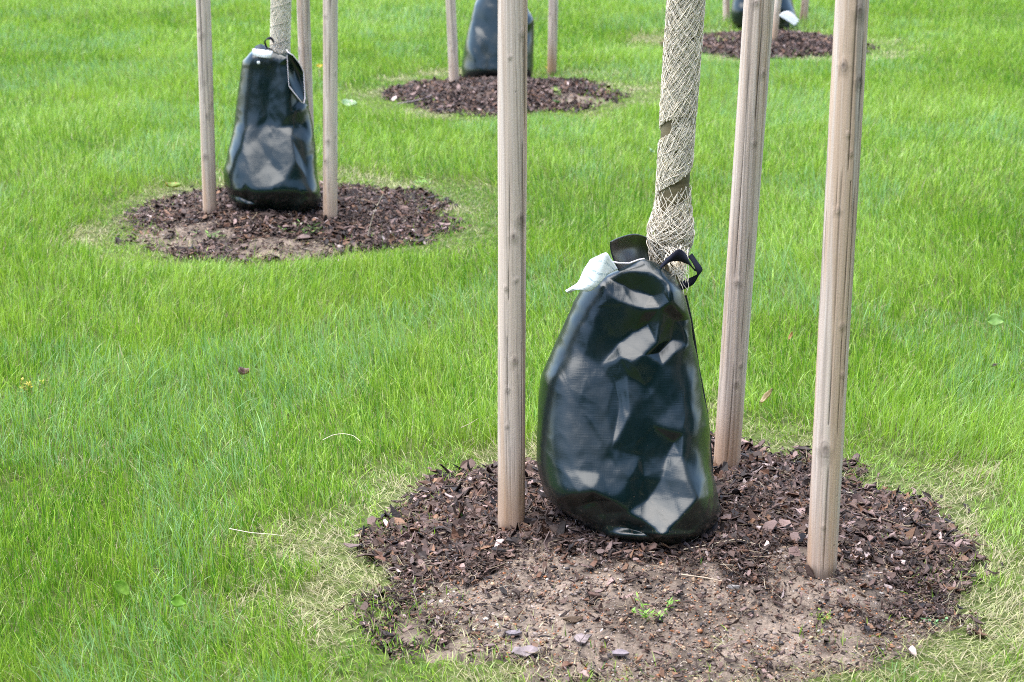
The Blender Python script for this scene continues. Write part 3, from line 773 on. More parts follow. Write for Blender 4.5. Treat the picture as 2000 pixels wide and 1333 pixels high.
def build_near_bag():
    root = thing('watering_bag', (.29, 3.98, bz(.29, 3.98)), 'large glossy dark green watering bag with a loose white label, standing in the nearest bed', 'watering bag', 'dark green slow-watering bags round the young trees')
    Z = lambda zx, zy: (1000 + zx / 1.904, 420 + zy / 1.904)
    ol = [(262, 272), (330, 225), (400, 205), (450, 180), (488, 166), (540, 180), (605, 232), (640, 300), (662, 385), (676, 470), (690, 560), (708, 650), (726, 740), (738, 860),
          (745, 960), (765, 1040), (778, 1110), (752, 1165), (690, 1205), (590, 1233), (480, 1226), (370, 1217), (310, 1180), (245, 1135), (165, 1090), (122, 1035), (100, 960),
          (90, 905), (94, 780), (99, 690), (107, 600), (150, 505), (190, 410), (222, 335)]
    outline = [Z(*p) for p in ol]
    fz = [
        [(340, 268, .018), (375, 305, .016), (420, 332, .012), (490, 352, .010), (550, 348, .016), (590, 328, .022)],
        [(378, 248, -.002), (450, 285, -.013), (520, 300, -.012), (566, 285, .002)], [(583, 258, .012), (590, 328, .022)],
        [(340, 268, .018), (318, 345, .011), (296, 430, .004)],
        [(412, 530, .013), (450, 549, .018), (490, 522, .014), (538, 480, .012), (550, 405, .011)],
        [(404, 470, -.005), (450, 438, -.011), (505, 405, -.010)],
        [(545, 512, -.010), (592, 462, -.011), (636, 418, .004)], [(560, 560, .004), (610, 512, .008), (660, 482, .008)],
        [(165, 604, .008), (215, 640, .011), (265, 664, .011), (350, 722, .009)],
        [(235, 700, .012), (300, 800, .014), (370, 872, .017), (430, 992, .017)],
        [(165, 1052, .022), (230, 1036, .021), (302, 1028, .028)], [(180, 1080, .0), (240, 1080, -.009), (310, 1064, -.006), (345, 1108, -.012)],
        [(302, 1028, .028), (375, 1062, .019), (430, 1102, .012), (500, 1142, .016), (560, 1188, .036), (622, 1128, .028), (690, 1058, .030)],
        [(480, 900, -.004), (492, 980, -.008), (512, 1055, -.012)],
        [(640, 812, .012), (680, 806, .011), (722, 790, .006)], [(640, 812, .012), (632, 900, .010), (650, 990, .016), (690, 1058, .030)],
        [(560, 980, -.014), (575, 900, -.015), (600, 848, -.010)],
        [(428, 600, .005), (442, 740, .011), (452, 850, .004)],
        [(250, 1128, .004), (330, 1165, .002), (380, 1200, .006), (470, 1205, .004), (560, 1212, .008)], [(360, 1150, -.012), (420, 1160, -.010), (480, 1180, -.008)],
    ]
    inn = [(400, 225, .0), (460, 215, .0), (520, 215, .0), (600, 395, -.004), (640, 560, .0), (240, 500, -.002), (330, 560, -.004), (380, 620, -.003), (180, 545, .0), (130, 700, .002), (190, 800, .006), (120, 860, .004),
        (330, 960, .012), (230, 950, .012), (120, 960, .008), (400, 720, -.002), (500, 640, -.002), (520, 780, -.002), (600, 700, .0), (660, 700, .003), (700, 880, .002), (715, 980, .004), (600, 1050, .004), (735, 1110, .004), (680, 1150, .002), (640, 1195, .0)]
    folds = [[(*Z(a, b), o * 1.1) for a, b, o in f] for f in fz]
    inner = [(*Z(a, b), o * 1.1) for a, b, o in inn]
    Ycf = [(505, 3.985), (560, 3.97), (700, 3.95), (900, 3.90), (1000, 3.86), (1040, 3.83), (1072, 3.745)]
    Df = [(505, .045), (530, .08), (560, .075), (650, .095), (735, .118), (830, .138), (930, .160), (1000, .160), (1045, .148), (1062, .08), (1072, .0)]
    Db = [(505, .10), (560, .14), (700, .18), (900, .24), (1000, .26), (1030, .28), (1070, .25)]
    me = build_shell(outline, inner, folds, Ycf, Df, Db, 4, 2, 3, .0040, power=5.0, osm=4, tilt=85, soft=18, amp0=.004, yaw=.035, ridge=(-.045, .40, -.75, .85, .15))
    link('bag_body', me, M_BAG, root)
    # collar: the stiff upper rim standing up behind the trunk
    sheet('collar', [
        [Z(366, 100) + (3.93,), Z(400, 84) + (3.99,), Z(455, 71) + (4.05,), Z(500, 82) + (4.10,), Z(560, 110) + (4.12,)],
        [Z(367, 130) + (3.93,), Z(402, 128) + (4.00,), Z(455, 120) + (4.06,), Z(500, 125) + (4.11,), Z(560, 150) + (4.12,)],
        [Z(378, 168) + (3.925,), Z(415, 180) + (3.97,), Z(455, 170) + (4.03,), Z(500, 180) + (4.10,), Z(560, 200) + (4.12,)],
        [Z(400, 215) + (3.925,), Z(430, 222) + (3.95,), Z(470, 215) + (4.0,), Z(510, 225) + (4.08,), Z(560, 240) + (4.10,)]], M_INNER, root, .002)
    # flattened rim in front of the trunk
    trim('rim_cord', [Z(374, 175) + (3.905,), Z(400, 180) + (3.90,), Z(435, 181) + (3.905,), Z(470, 168) + (3.915,), Z(492, 164) + (3.92,)], .0022, M_TRIM, root)
    Q = lambda a, b: (1090 + a / 6.667, 440 + b / 6.667)
    lb = sheet('label', [
        [Q(95, 850) + (3.86,), Q(165, 810) + (3.865,), Q(260, 740) + (3.88,), Q(330, 590) + (3.89,), Q(420, 450) + (3.90,)],
        [Q(105, 868) + (3.85,), Q(185, 825) + (3.85,), Q(300, 775) + (3.862,), Q(400, 600) + (3.872,), Q(520, 400) + (3.885,)],
        [Q(115, 880) + (3.85,), Q(215, 835) + (3.85,), Q(350, 810) + (3.855,), Q(500, 680) + (3.865,), Q(630, 360) + (3.875,)],
        [Q(125, 890) + (3.855,), Q(240, 842) + (3.85,), Q(420, 852) + (3.86,), Q(600, 680) + (3.87,), Q(690, 440) + (3.88,)],
        [Q(130, 892) + (3.86,), Q(250, 845) + (3.855,), Q(430, 850) + (3.865,), Q(640, 650) + (3.875,), Q(780, 575) + (3.89,)]], M_LABEL, root, .0008, uv=True)
    # webbing handles
    ribbon('handle', [Z(545, 205) + (3.93,), Z(575, 172) + (3.915,), Z(612, 150) + (3.91,), Z(650, 165) + (3.93,), Z(672, 195) + (3.96,), Z(690, 212) + (3.99,)],
           [(.012, .0, .026), (.014, .0, .026), (.010, 0, .028), (-.004, .006, .022), (-.012, .008, .012), (-.014, .01, .004)], M_WEB, root)
    ribbon('handle', [Z(662, 150) + (3.985,), Z(678, 172) + (3.975,), Z(698, 212) + (3.965,), Z(680, 240) + (3.97,), Z(645, 258) + (3.98,), Z(625, 268) + (3.985,)],
           [(.010, .004, .008), (.011, .01, .002), (.013, .01, .008), (.006, .01, .018), (.004, .01, .02), (.004, .01, .02)], M_WEB, root)
    # seam with zip down the right hand side
    zp = [(648, 300), (668, 385), (682, 470), (694, 560), (712, 650), (728, 740), (740, 860), (746, 960), (762, 1030), (774, 1100), (764, 1140)]
    trim('zip', [Z(a - 3, b) + (polyY(Ycf, Z(a, b)[1]) - .022,) for a, b in zp], .0035, M_ZIP, root)
    # short stitched hem line across the panel
    return root

def build_left_bag():
    tx = 548
    p0 = GB(545, 398)
    root = thing('watering_bag', (p0.x, p0.y, p0.z), 'dark green watering bag with a white strip and pointed open flap, in the left bed', 'watering bag', 'dark green slow-watering bags round the young trees')
    Z = lambda a, b: (400 + a / 3.25, 50 + b / 3.25)
    ol = [(304, 160), (350, 152), (425, 160), (470, 178), (522, 165), (575, 200), (612, 262), (632, 330), (645, 420), (662, 520), (690, 640), (702, 740), (712, 850), (720, 960), (742, 1075), (744, 1125),
          (700, 1160), (620, 1200), (540, 1216), (430, 1205), (320, 1195), (220, 1160), (158, 1120), (140, 1060), (118, 1010), (110, 930), (130, 850), (152, 760), (170, 690), (185, 630), (192, 560), (205, 450), (222, 340), (240, 225), (275, 190)]
    outline = [Z(*p) for p in ol]
    inn = [(330, 205, .004), (420, 205, .002), (520, 205, .022), (470, 250, .0), (380, 260, .004), (290, 260, .006), (532, 385, .020), (430, 360, .0), (330, 400, .0),
           (250, 560, .0), (400, 560, -.003), (540, 560, .022), (590, 480, -.008), (620, 640, -.010), (560, 640, .010), (650, 500, -.004),
           (250, 680, .008), (330, 720, -.004), (450, 650, .006), (548, 705, .022), (240, 790, .006), (320, 960, .012), (400, 860, -.004), (440, 780, .004), (572, 858, .026), (520, 980, .014), (460, 930, .004),
           (180, 850, .006), (170, 960, .010), (250, 1000, .014), (400, 1030, .016), (620, 850, -.010), (650, 960, -.008), (690, 800, -.004), (600, 1040, .002),
           (165, 1040, .018), (225, 1052, .024), (330, 1106, .022), (440, 1090, .012), (210, 1082, -.010), (280, 1112, -.010), (185, 1112, .016), (260, 1135, .018), (340, 1140, .010),
           (400, 1150, -.004), (500, 1150, -.004), (600, 1165, .016), (640, 1110, .006), (570, 1120, -.004), (690, 1110, -.004), (450, 1190, .0), (540, 1195, .0), (660, 1160, .0)]
    inner = [(*Z(a, b), o) for a, b, o in inn]
    Yt = p0.y
    Ycf = [(90, Yt + .03), (150, Yt + .03), (244, Yt + .02), (300, Yt - .02), (390, Yt - .07), (408, Yt - .12), (425, Yt - .17)]
    Df = [(95, .05), (115, .085), (200, .11), (244, .125), (300, .150), (375, .185), (395, .15), (412, .06), (425, .0)]
    Db = [(95, .05), (150, .12), (300, .2), (380, .24), (425, .25)]
    me = build_shell(outline, inner, (), Ycf, Df, Db, 4, 3, 5, .0022, power=4.0, osm=6, tilt=34, soft=24, amp0=.010, yaw=.02)
    link('bag_body', me, M_BAGL, root)
    y = Yt
    sheet('label', [[Z(303, 148) + (y - .055,), Z(345, 152) + (y - .075,), Z(390, 158) + (y - .08,), Z(432, 165) + (y - .07,)],
                    [Z(302, 168) + (y - .065,), Z(345, 180) + (y - .088,), Z(388, 186) + (y - .09,), Z(424, 188) + (y - .08,)],
                    [Z(306, 190) + (y - .065,), Z(345, 200) + (y - .088,), Z(385, 206) + (y - .092,), Z(420, 208) + (y - .08,)]], M_WHITE, root, .001)
    sheet('collar', [[Z(320, 135) + (y + .02,), Z(355, 120) + (y + .04,), Z(395, 138) + (y + .05,), Z(430, 150) + (y + .05,)],
                     [Z(310, 160) + (y - .03,), Z(355, 165) + (y - .02,), Z(395, 170) + (y - .02,), Z(430, 175) + (y,)]], M_INNER, root, .002)
    ribbon('handle', [Z(405, 155) + (y + .03,), Z(388, 130) + (y + .03,), Z(382, 100) + (y + .03,), Z(398, 84) + (y + .03,), Z(424, 84) + (y + .04,), Z(436, 105) + (y + .05,)],
           [(.004, .012, 0), (.004, .012, 0), (.004, .012, .0), (.0, .012, .006), (.0, .008, .012), (.004, .004, .012)], M_WEB, root)
    # the open flap hanging from the neck
    sheet('flap', [[Z(523, 168) + (y - .10,), Z(560, 190) + (y - .11,), Z(598, 238) + (y - .10,), Z(626, 290) + (y - .08,)],
                   [Z(526, 240) + (y - .12,), Z(562, 255) + (y - .09,), Z(600, 290) + (y - .08,), Z(630, 345) + (y - .085,)],
                   [Z(530, 310) + (y - .13,), Z(566, 340) + (y - .105,), Z(603, 375) + (y - .095,), Z(634, 420) + (y - .10,)],
                   [Z(535, 385) + (y - .14,), Z(570, 430) + (y - .145,), Z(603, 472) + (y - .14,), Z(630, 494) + (y - .125,)]], M_BAGL, root, .0016)
    trim('flap_trim', [Z(519, 155) + (y - .095,), Z(530, 172) + (y - .11,), Z(560, 190) + (y - .115,), Z(598, 238) + (y - .105,), Z(626, 290) + (y - .085,), Z(630, 345) + (y - .09,), Z(634, 420) + (y - .105,), Z(636, 460) + (y - .115,), Z(629, 494) + (y - .13,),
                       Z(616, 490) + (y - .14,), Z(603, 474) + (y - .145,), Z(570, 432) + (y - .15,), Z(535, 387) + (y - .148,)], .0022, M_TRIM, root)
    trim('seam', [Z(523, 190) + (y - .108,), Z(526, 260) + (y - .125,), Z(530, 330) + (y - .138,), Z(534, 385) + (y - .148,)], .0012, M_TRIM, root)
    b_ = bpy.data.meshes.new('button'); bm = bmesh.new(); bmesh.ops.create_uvsphere(bm, u_segments=12, v_segments=8, radius=.007)
    c = P(*Z(341, 237), y - .105)
    for v in bm.verts: v.co = Vector((v.co.x, v.co.y * .5, v.co.z)) + c
    bm.to_mesh(b_); bm.free(); link('button', b_, M_BTN, root)

def build_mid_bag():
    p0 = GB(970, 158)
    root = thing('watering_bag', (p0.x, p0.y, p0.z), 'dark green watering bag half hidden behind the front stake, cut off by the top edge', 'watering bag', 'dark green slow-watering bags round the young trees')
    Z = lambda a, b: (680 + a / 3.333, b / 3.333)
    outline = [(945, -62), (1000, -66), (1020, -45), (1030, -10), Z(1172, 40), Z(1195, 85), Z(1217, 130), Z(1216, 260), Z(1214, 380), Z(1208, 480), Z(1190, 545), Z(1100, 575), Z(960, 575), Z(790, 568), Z(735, 515), Z(728, 450), Z(745, 320), Z(780, 180), Z(805, 90), Z(822, 0), (930, -30)]
    inner = [(*Z(a, b), o) for a, b, o in [(840, 60, .01), (810, 130, .02), (800, 200, .03), (860, 160, -.01), (900, 250, .0), (960, 150, .01), (960, 380, .02), (900, 330, -.005), (800, 330, .035), (850, 400, .03), (780, 450, .04), (850, 500, .04),
             (950, 470, .045), (790, 530, .03), (900, 548, .01), (1000, 540, .02), (1080, 470, .02), (1060, 300, .03), (1060, 150, .03), (1150, 160, .03), (1170, 300, .01), (1180, 200, -.01), (1190, 155, .02), (1170, 450, .02), (1120, 530, .0), (1000, 30, .0)]]
    Yt = p0.y
    Ycf = [(-70, Yt + .03), (60, Yt), (130, Yt - .03), (155, Yt - .08), (176, Yt - .2)]
    Df = [(-66, .05), (0, .12), (100, .19), (140, .18), (160, .08), (176, .01)]
    Db = [(-66, .08), (100, .2), (176, .28)]
    link('bag_body', build_shell(outline, inner, (), Ycf, Df, Db, 3, 6, 9, .003, power=3, yaw=.05), M_BAGL, root)

def build_far_bag():
    p0 = GB(1490, 52)
    root = thing('watering_bag', (p0.x, p0.y, p0.z), 'farthest dark green watering bag, with a white tag low on its side', 'watering bag', 'dark green slow-watering bags round the young trees')
    outline = [(1460, -140), (1515, -140), (1535, -80), (1545, -30), (1552, 10), (1560, 38), (1563, 52), (1548, 64), (1500, 66), (1450, 60), (1428, 48), (1424, 25), (1428, 0), (1436, -60)]
    inner = [(1450, 0, .03), (1445, 30, .04), (1480, 20, .0), (1500, -20, .02), (1520, 10, .03), (1540, 25, .03), (1540, 50, -.01), (1510, 50, .03), (1470, 50, .03), (1490, -70, .01), (1525, 58, .0), (1520, -60, .0), (1465, -60, .02)]
    Yt = p0.y
    Ycf = [(-140, Yt + .03), (0, Yt), (45, Yt - .07), (66, Yt - .2)]; Df = [(-140, .05), (-60, .14), (20, .19), (50, .12), (66, .01)]; Db = [(-140, .08), (0, .2), (66, .28)]
    link('bag_body', build_shell(outline, inner, (), Ycf, Df, Db, 3, 5, 12, .003, power=3), M_BAG, root)
    y = Yt - .235
    sheet('label', [[(1521, 31, y - .02), (1530, 24, y - .01), (1541, 22, y)], [(1537, 41, y - .02), (1546, 33, y - .01), (1552, 30, y)], [(1552, 50, y - .02), (1557, 46, y - .01), (1561, 41, y)]], M_WHITE, root, .001)

# ------------------------------------------------------------------ trees
def build_trunk(root, pts, rr, seed):
    """pts: world centreline, rr radii"""
    p = np.array(pts); t = np.linspace(0, len(p) - 1, 90)
    c = np.stack([np.interp(t, np.arange(len(p)), p[:, k]) for k in range(3)], 1); r = np.interp(t, np.arange(len(p)), rr)
    r = r * (1 + .03 * (vnoise(t * .5, t * 0 + seed, seed) - .5))
    V, s_, F, _ = tubes([c], [r], 32)
    link('trunk', fast_mesh('trunk', V, s_, F), M_TRUNK, root)
    return c, r
def axis_at(c, r, z):
    return np.stack([np.interp(z, c[:, 2], c[:, 0]), np.interp(z, c[:, 2], c[:, 1]), z], -1), np.interp(z, c[:, 2], r)
def wrap_paths(c, r, z0, z1, slopes, spacing, off, rng, wob, gap=None, step=.006):
    """strands winding round the trunk; slope = rise in metres per radian"""
    out = []
    for sl_ in slopes:
        nst = max(1, int(2 * np.pi * abs(sl_) / spacing * 1.0))       # number of starts so that the vertical spacing holds
        nst = max(nst, 1)
        for k in range(nst):
            turns = (z1 - z0) / abs(sl_)
            n = int(max(8, turns * math.hypot(.045, sl_) / step))
            a = np.linspace(0, turns, n) * np.sign(sl_) + k * 2 * np.pi / nst + rng.uniform(-.1, .1)
            z = np.linspace(z0, z1, n)
            z = z + wob * (vnoise(a * 2.3 + k * 7.7, z * 60, int(k)) - .5) * 2
            a2 = a + wob * 12 * (vnoise(a * 3.1 + k * 3.3 + 50, z * 40 + 9, int(k) + 5) - .5)
            ax, rad = axis_at(c, r, z)
            rad = rad + off + .0012 * np.sin(a * 9 + k) + .0012 * rng.uniform(0, 1)
            p = ax + np.stack([np.sin(a2) * rad, -np.cos(a2) * rad, 0 * z], 1)
            if gap is None: out.append(p); continue
            aw = np.mod(a2 + np.pi, 2 * np.pi) - np.pi
            ok = ~gap(aw, z)
            idx = np.flatnonzero(np.diff(np.concatenate([[0], ok.astype(int), [0]])))
            for s0, s1 in zip(idx[::2], idx[1::2]):
                if s1 - s0 >= 3: out.append(p[s0:s1])
    return out
def build_trees():
    rng = np.random.default_rng(17)
    # nearest
    b = Vector((.337, 4.03, 0)); b.z = bz(b.x, b.y)
    mk = lambda px, py, Y: P(px, py, Y)
    root = thing('young_tree', b, 'trunk loosely wound in beige netting with bare bark showing, above the nearest bag', 'tree', 'staked young trees in mulched beds')
    m1 = mk(1313, 400, 4.03); m2 = mk(1324, 230, 4.03); m3 = mk(1340, 0, 4.03); m4 = m3 + (m3 - m2).normalized() * 1.0
    b0 = Vector((b.x, b.y, b.z - .1))
    mid = b0.lerp(m1, .5)
    c, r = build_trunk(root, [b0, mid, m1, m2, m3, m4], [.043, .040, .0365, .037, .0375, .037], 3)
    def gap(a, z):
        s = z + .022 * a * -1.0          # helical coordinate: bands rise to the right
        g = ((s > .800) & (s < .858)) | ((s > .985) & (s < 1.015) & (a < -.45))
        return g
    def gap2(a, z):
        return gap(a, z) | (z > 1.6)
    P_ = []
    P_ += wrap_paths(c, r, .76, 1.75, [.044, .050], .0065, .0022, rng, .0018, gap2)
    P_ += wrap_paths(c, r, .76, 1.75, [-.055, .110], .0110, .0030, rng, .002, gap2)
    P_ += wrap_paths(c, r, .76, 1.75, [.047, -.050], .0085, .0016, rng, .0015, gap2)
    P_ += wrap_paths(c, r, 1.01, 1.75, [.060, -.06], .0150, .0042, rng, .004, None)
    # selvedges of the net where it laps
    for s0, s1 in ((.866, 1.6), (.945, 1.7), (.80, 1.4)):
        P_ += wrap_paths(c, r, s0 - .06, s0 + .08, [.022], .2, .004, rng, .0015)
    # slack bunch at the bottom
    for k in range(230):
        n = 34; a0 = rng.uniform(0, 6.28); t = np.linspace(0, 1, n)
        z_hi = rng.uniform(.76, .85); z_lo = rng.uniform(.64, .73)
        z = z_hi + (z_lo - z_hi) * t
        a = a0 + rng.choice([-1, 1]) * rng.uniform(.8, 3.5) * t + .35 * (vnoise(t * 7 + k * 3, t * 0 + k, 4) - .5)
        ax, rad = axis_at(c, r, z)
        bulge = .014 * np.exp(-((z - .735) / .055) ** 2) * (1 + .45 * np.cos(a - 1.0) + .3 * np.cos(a + 1.4)) + .008 * sst(.68, .62, z)
        rad = rad + .003 + bulge * rng.uniform(.45, 1.15) + .004 * (vnoise(t * 9 + k, t * 0 + k * 2, 6) - .5)
        P_.append(ax + np.stack([np.sin(a) * rad, -np.cos(a) * rad, 0 * z], 1))
    for k in range(46):                   # frayed tail falling outside the rim on the right
        n = 22; t = np.linspace(0, 1, n)
        p0 = np.array(P(rng.uniform(1300, 1345), rng.uniform(478, 500), 3.965)); p1 = np.array(P(rng.uniform(1308, 1345), rng.uniform(528, 552 if k < 40 else 590), 3.925))
        q = p0[None] * (1 - t[:, None]) + p1[None] * t[:, None]
        q[:, 0] += .010 * (vnoise(t * 5 + k * 9, t * 0, 3) - .5) + .006 * np.sin(t * 3.1) * rng.normal(); q[:, 1] -= .012 * np.sin(t * 3.1)
        P_.append(q)
    cols = [np.array([.86, .77, .63]) * rng.uniform(.6, 1.3) for _ in P_]
    V, s_, F, C = tubes(P_, .00072, 4, cols)
    link('netting', fast_mesh('netting', V, s_, F, C), M_NET, root)
    # left tree, neatly wrapped
    b = GB(545, 392); b0 = Vector((b.x, b.y + .03, b.z))
    root = thing('young_tree', b0, 'young tree trunk tightly wrapped in beige jute above the bag in the left bed', 'tree', 'staked young trees in mulched beds')
    t0 = P(547, 95, b0.y); t1 = P(549, 0, b0.y); t2 = t1 + (t1 - t0).normalized() * .8
    c, r = build_trunk(root, [b0 - Vector((0, 0, .1)), t0, t1, t2], [.042, .0365, .0365, .036], 5)
    z0 = t0.z - .12; z1 = t2.z - .05
    P_ = wrap_paths(c, r, z0, z1, [.030, -.022], .0042, .0022, rng, .002)
    P_ += wrap_paths(c, r, z0, z1, [.07, -.09], .0048, .0032, rng, .003)
    P_ += wrap_paths(c, r, z0, z1, [.012], .045, .0052, rng, .001)
    cols = [np.array([.80, .72, .59]) * rng.uniform(.7, 1.25) for _ in P_]
    V, s_, F, C = tubes(P_, .0012, 4, cols)
    link('jute_wrap', fast_mesh('jute_wrap', V, s_, F, C), M_NET, root)

# ------------------------------------------------------------------ small separate things
def leaf_mesh(L, Wd, curl, c1, c2, seed, lobes=0):
    n, m = 15, 7; t = np.linspace(0, 1, n)[:, None]; s = np.linspace(-1, 1, m)[None]
    w_ = Wd * np.sin(np.pi * np.clip(t, 0.02, 1) ** .8) ** .8
    if lobes: w_ = w_ * (1 + .35 * np.abs(np.sin(t * np.pi * lobes)) - .2)
    x = (t - .5) * L + 0 * s; y = s * w_ + .08 * L * np.sin(t * 3)
    z = curl * L * (s * s * .5 + (t - .5) ** 2 * 1.5) + .03 * L * np.sin(t * 9 + s * 3 + seed)
    k = (np.abs(s) < .12) | (np.abs(np.sin((t * 9 + np.abs(s) * 3))) < .15)
    c = np.where(k[..., None], np.array(c2), np.array(c1)); 
    c = c * (.8 + .4 * vnoise(x * 200 + seed, y * 200 + 5, seed))[..., None]
    return grid_mesh('leaf', np.stack([x, y, z], -1), c)
def build_small():
    G_L = 'leaves and litter dropped on the lawn'
    def leaf(px, py, L, Wd, c1, c2, label, rot=(0, 0, 0), lift=.05, curl=.4, bed=False, lobes=0, cat='leaf', name='fallen_leaf'):
        p = GB(px, py) if bed else G(px, py, lift)
        o = link(name, leaf_mesh(L, Wd, curl, c1, c2, int(px), lobes), M_LEAF); p.z += .012 if bed else 0
        o.location = p; o.rotation_euler = rot; tag(o, label, cat)
        o.modifiers.new('thickness', 'SOLIDIFY').thickness = .0006
        return o
    leaf(683, 207, .085, .028, (.50, .62, .42), (.6, .7, .5), 'pale grey-green fallen leaf on the lawn left of the middle bed', (.5, .1, -.2), .05, lobes=3)
    leaf(1271, 297, .04, .016, (.38, .55, .30), (.5, .62, .4), 'small pale green leaf on the grass left of the netted trunk', (.9, .2, 1.2), .05, lobes=2)
    leaf(474, 733, .035, .012, (.30, .20, .16), (.36, .27, .22), 'small curled brown leaf lying on the open lawn left of centre', (.5, .2, .3), .055, 1.0)
    leaf(1502, 777, .052, .009, (.52, .42, .24), (.6, .5, .32), 'tan narrow leaf standing in the grass between the two right stakes', (.3, -.85, .25), .06, .4)
    leaf(1941, 717, .03, .006, (.18, .15, .12), (.25, .2, .16), 'dark narrow leaf scrap on the grass near the right edge', (.3, 0, .6), .055)
    leaf(1547, 657, .028, .006, (.5, .30, .12), (.55, .38, .2), 'small orange brown leaf scrap on the grass between the two right stakes', (.3, -1.1, .4), .055)
    leaf(624, 131, .04, .014, (.75, .55, .05), (.7, .5, .1), 'small yellow leaf on the grass behind the left bed', (.6, 0, .2), .05)
    leaf(338, 372, .07, .022, (.28, .40, .06), (.42, .10, .03), 'green and red leaf at the back left edge of the left bed', (.2, .1, .3), .03, bed=True)
    leaf(1072, 139, .05, .016, (.75, .42, .04), (.6, .4, .1), 'yellow leaf on the mulch at the foot of the stake right of the middle bag', (.2, 0, .5), bed=True)
    leaf(1083, 182, .05, .02, (.40, .50, .12), (.5, .6, .2), 'yellow-green leaf on the middle bed right of the front stake', (.3, 0, .8), bed=True)
    leaf(1087, 206, .055, .022, (.16, .30, .08), (.3, .4, .2), 'darker green leaf low on the middle bed right of the front stake', (.3, 0, 2.2), bed=True)
    leaf(1945, 628, .055, .022, (.26, .44, .10), (.3, .5, .14), 'round pale green weed leaf in the grass near the right edge', (1.0, 0, .1), .07, .15, cat='weed leaf', name='weed_leaf')
    leaf(348, 1177, .034, .014, (.20, .42, .03), (.26, .48, .06), 'round bright green weed leaf in the lawn at the lower left', (1.0, .3, .4), .07, .15, cat='weed leaf', name='weed_leaf')
    leaf(236, 1150, .045, .014, (.32, .52, .08), (.4, .6, .1), 'oval green weed leaf in the lawn at the lower left, left of the round one', (1.1, .9, .2), .07, .15, cat='weed leaf', name='weed_leaf')
    leaf(384, 298, .04, .018, (.30, .55, .08), (.4, .6, .15), 'bright green weed leaf in the grass left of the leftmost stake', (1.0, .9, .2), .05, .15, cat='weed leaf', name='weed_leaf')
    # dry stems
    def stem(pts, r, c, label, name='dry_stem', bed=False, lift=.065):
        q = []
        for k, (px, py, h) in enumerate(pts):
            p = GB(px, py) if bed else G(px, py, lift)
            if h:                         # raised point: keep the ground spot, lift it
                p = P(px, py, (GB if bed else G)(*( (pts[0][0], pts[0][1]) if bed else (pts[0][0], pts[0][1], lift))).y); 
            else: p.z += .014 if bed else 0
            q.append(p[:])
        q = np.array(q); t = np.linspace(0, len(q) - 1, 18)
        q = np.stack([np.interp(t, np.arange(len(q)), q[:, k]) for k in range(3)], 1)
        q[1:-1] = (q[:-2] + q[1:-1] * 2 + q[2:]) / 4
        o0 = q[0].copy(); V, s_, F, C = tubes([q - o0], [np.linspace(r, r * .5, len(q))], 6, [np.array(c)])
        o = link(name, fast_mesh(name, V, s_, F, C), M_STRAW); o.location = o0
        tag(o, label, 'stem' if name == 'dry_stem' else 'stick', 'dry stems and sticks')
    stem([(630, 860, 0), (650, 850, 0), (670, 847, 0), (690, 851, 0), (704, 862, 0)], .0011, (.62, .56, .40), 'pale dry stem arched over the lawn left of the front stake')
    stem([(448, 1033, 0), (490, 1041, 0), (530, 1044, 0), (555, 1047, 0)], .0011, (.60, .53, .40), 'straight pale dry stem lying in the grass at the lower left')
    stem([(718, 470, 0), (722, 445, 1), (732, 410, 1), (748, 380, 1)], .0016, (.60, .52, .38), 'long dry stem standing out of the right side of the left bed', bed=True)
    stem([(900, 836, 0), (918, 828, 0), (934, 818, 0)], .0012, (.40, .34, .22), 'short dark dry stem on the grass just left of the front stake')
    stem([(775, 208, 0), (820, 200, 0), (850, 188, 0)], .0035, (.30, .24, .24), 'long grey twig across the front left of the middle bed', 'stick', True)
    stem([(1270, 1079, 0), (1296, 1074, 0), (1318, 1066, 0)], .0034, (.42, .30, .18), 'short thick straw coloured stick just in front of the nearest bag', 'stick', True)
    stem([(1335, 1085, 0), (1390, 1074, 0), (1440, 1064, 0), (1475, 1074, 0)], .0016, (.52, .42, .30), 'long bent pale stem lying right of the nearest bag', 'stick', True)
    stem([(1330, 1134, 0), (1375, 1140, 0), (1410, 1147, 0)], .0020, (.46, .36, .26), 'thin pale stick on the mulch in the middle of the nearest bed', 'stick', True)
    stem([(1478, 1030, 0), (1488, 1000, 0), (1487, 985, 0)], .0016, (.52, .42, .32), 'short curved pale stick between the nearest bag and the right front stake', 'stick', True)
    stem([(1100, 1045, 0), (1130, 1040, 0), (1160, 1032, 0)], .0026, (.26, .19, .15), 'brown stick tucked under the left of the nearest bag', 'stick', True)
    stem([(990, 1065, 0), (1020, 1045, 0), (1050, 1030, 0)], .0014, (.5, .42, .28), 'thin straw lying across the foot of the front stake', 'dry_stem', True)
    stem([(1635, 968, 0), (1670, 975, 0), (1702, 984, 0)], .0020, (.50, .42, .34), 'pale stick at the back right edge of the nearest bed', 'stick', True)
    # larger bark pieces
    def bark(px, py, L, Wd, c, label, rot=0, th=.005):
        rg = np.random.default_rng(int(px)); p = GB(px, py); k = 11
        a = np.arange(k) * 2 * np.pi / k; rr = rg.uniform(.65, 1.15, k)
        x = np.cos(a) * rr * L / 2; y = np.sin(a) * rr * Wd / 2; z = .25 * x * x / L + rg.uniform(-.001, .002, k)
        ca, sa = math.cos(rot), math.sin(rot)
        X = x * ca - y * sa; Y = x * sa + y * ca
        top = np.stack([X, Y, z + th], 1); ins = np.stack([X * .55, Y * .55, z + th * 1.4], 1) + rg.uniform(-.001, .001, (k, 3)); bot = np.stack([X * .92, Y * .92, z], 1)
        V = np.concatenate([ins, top, bot]); i = np.arange(k); i2 = (i + 1) % k
        q = np.concatenate([np.stack([i, i + k, i2 + k, i2], 1), np.stack([i + k, i + 2 * k, i2 + 2 * k, i2 + k], 1)])
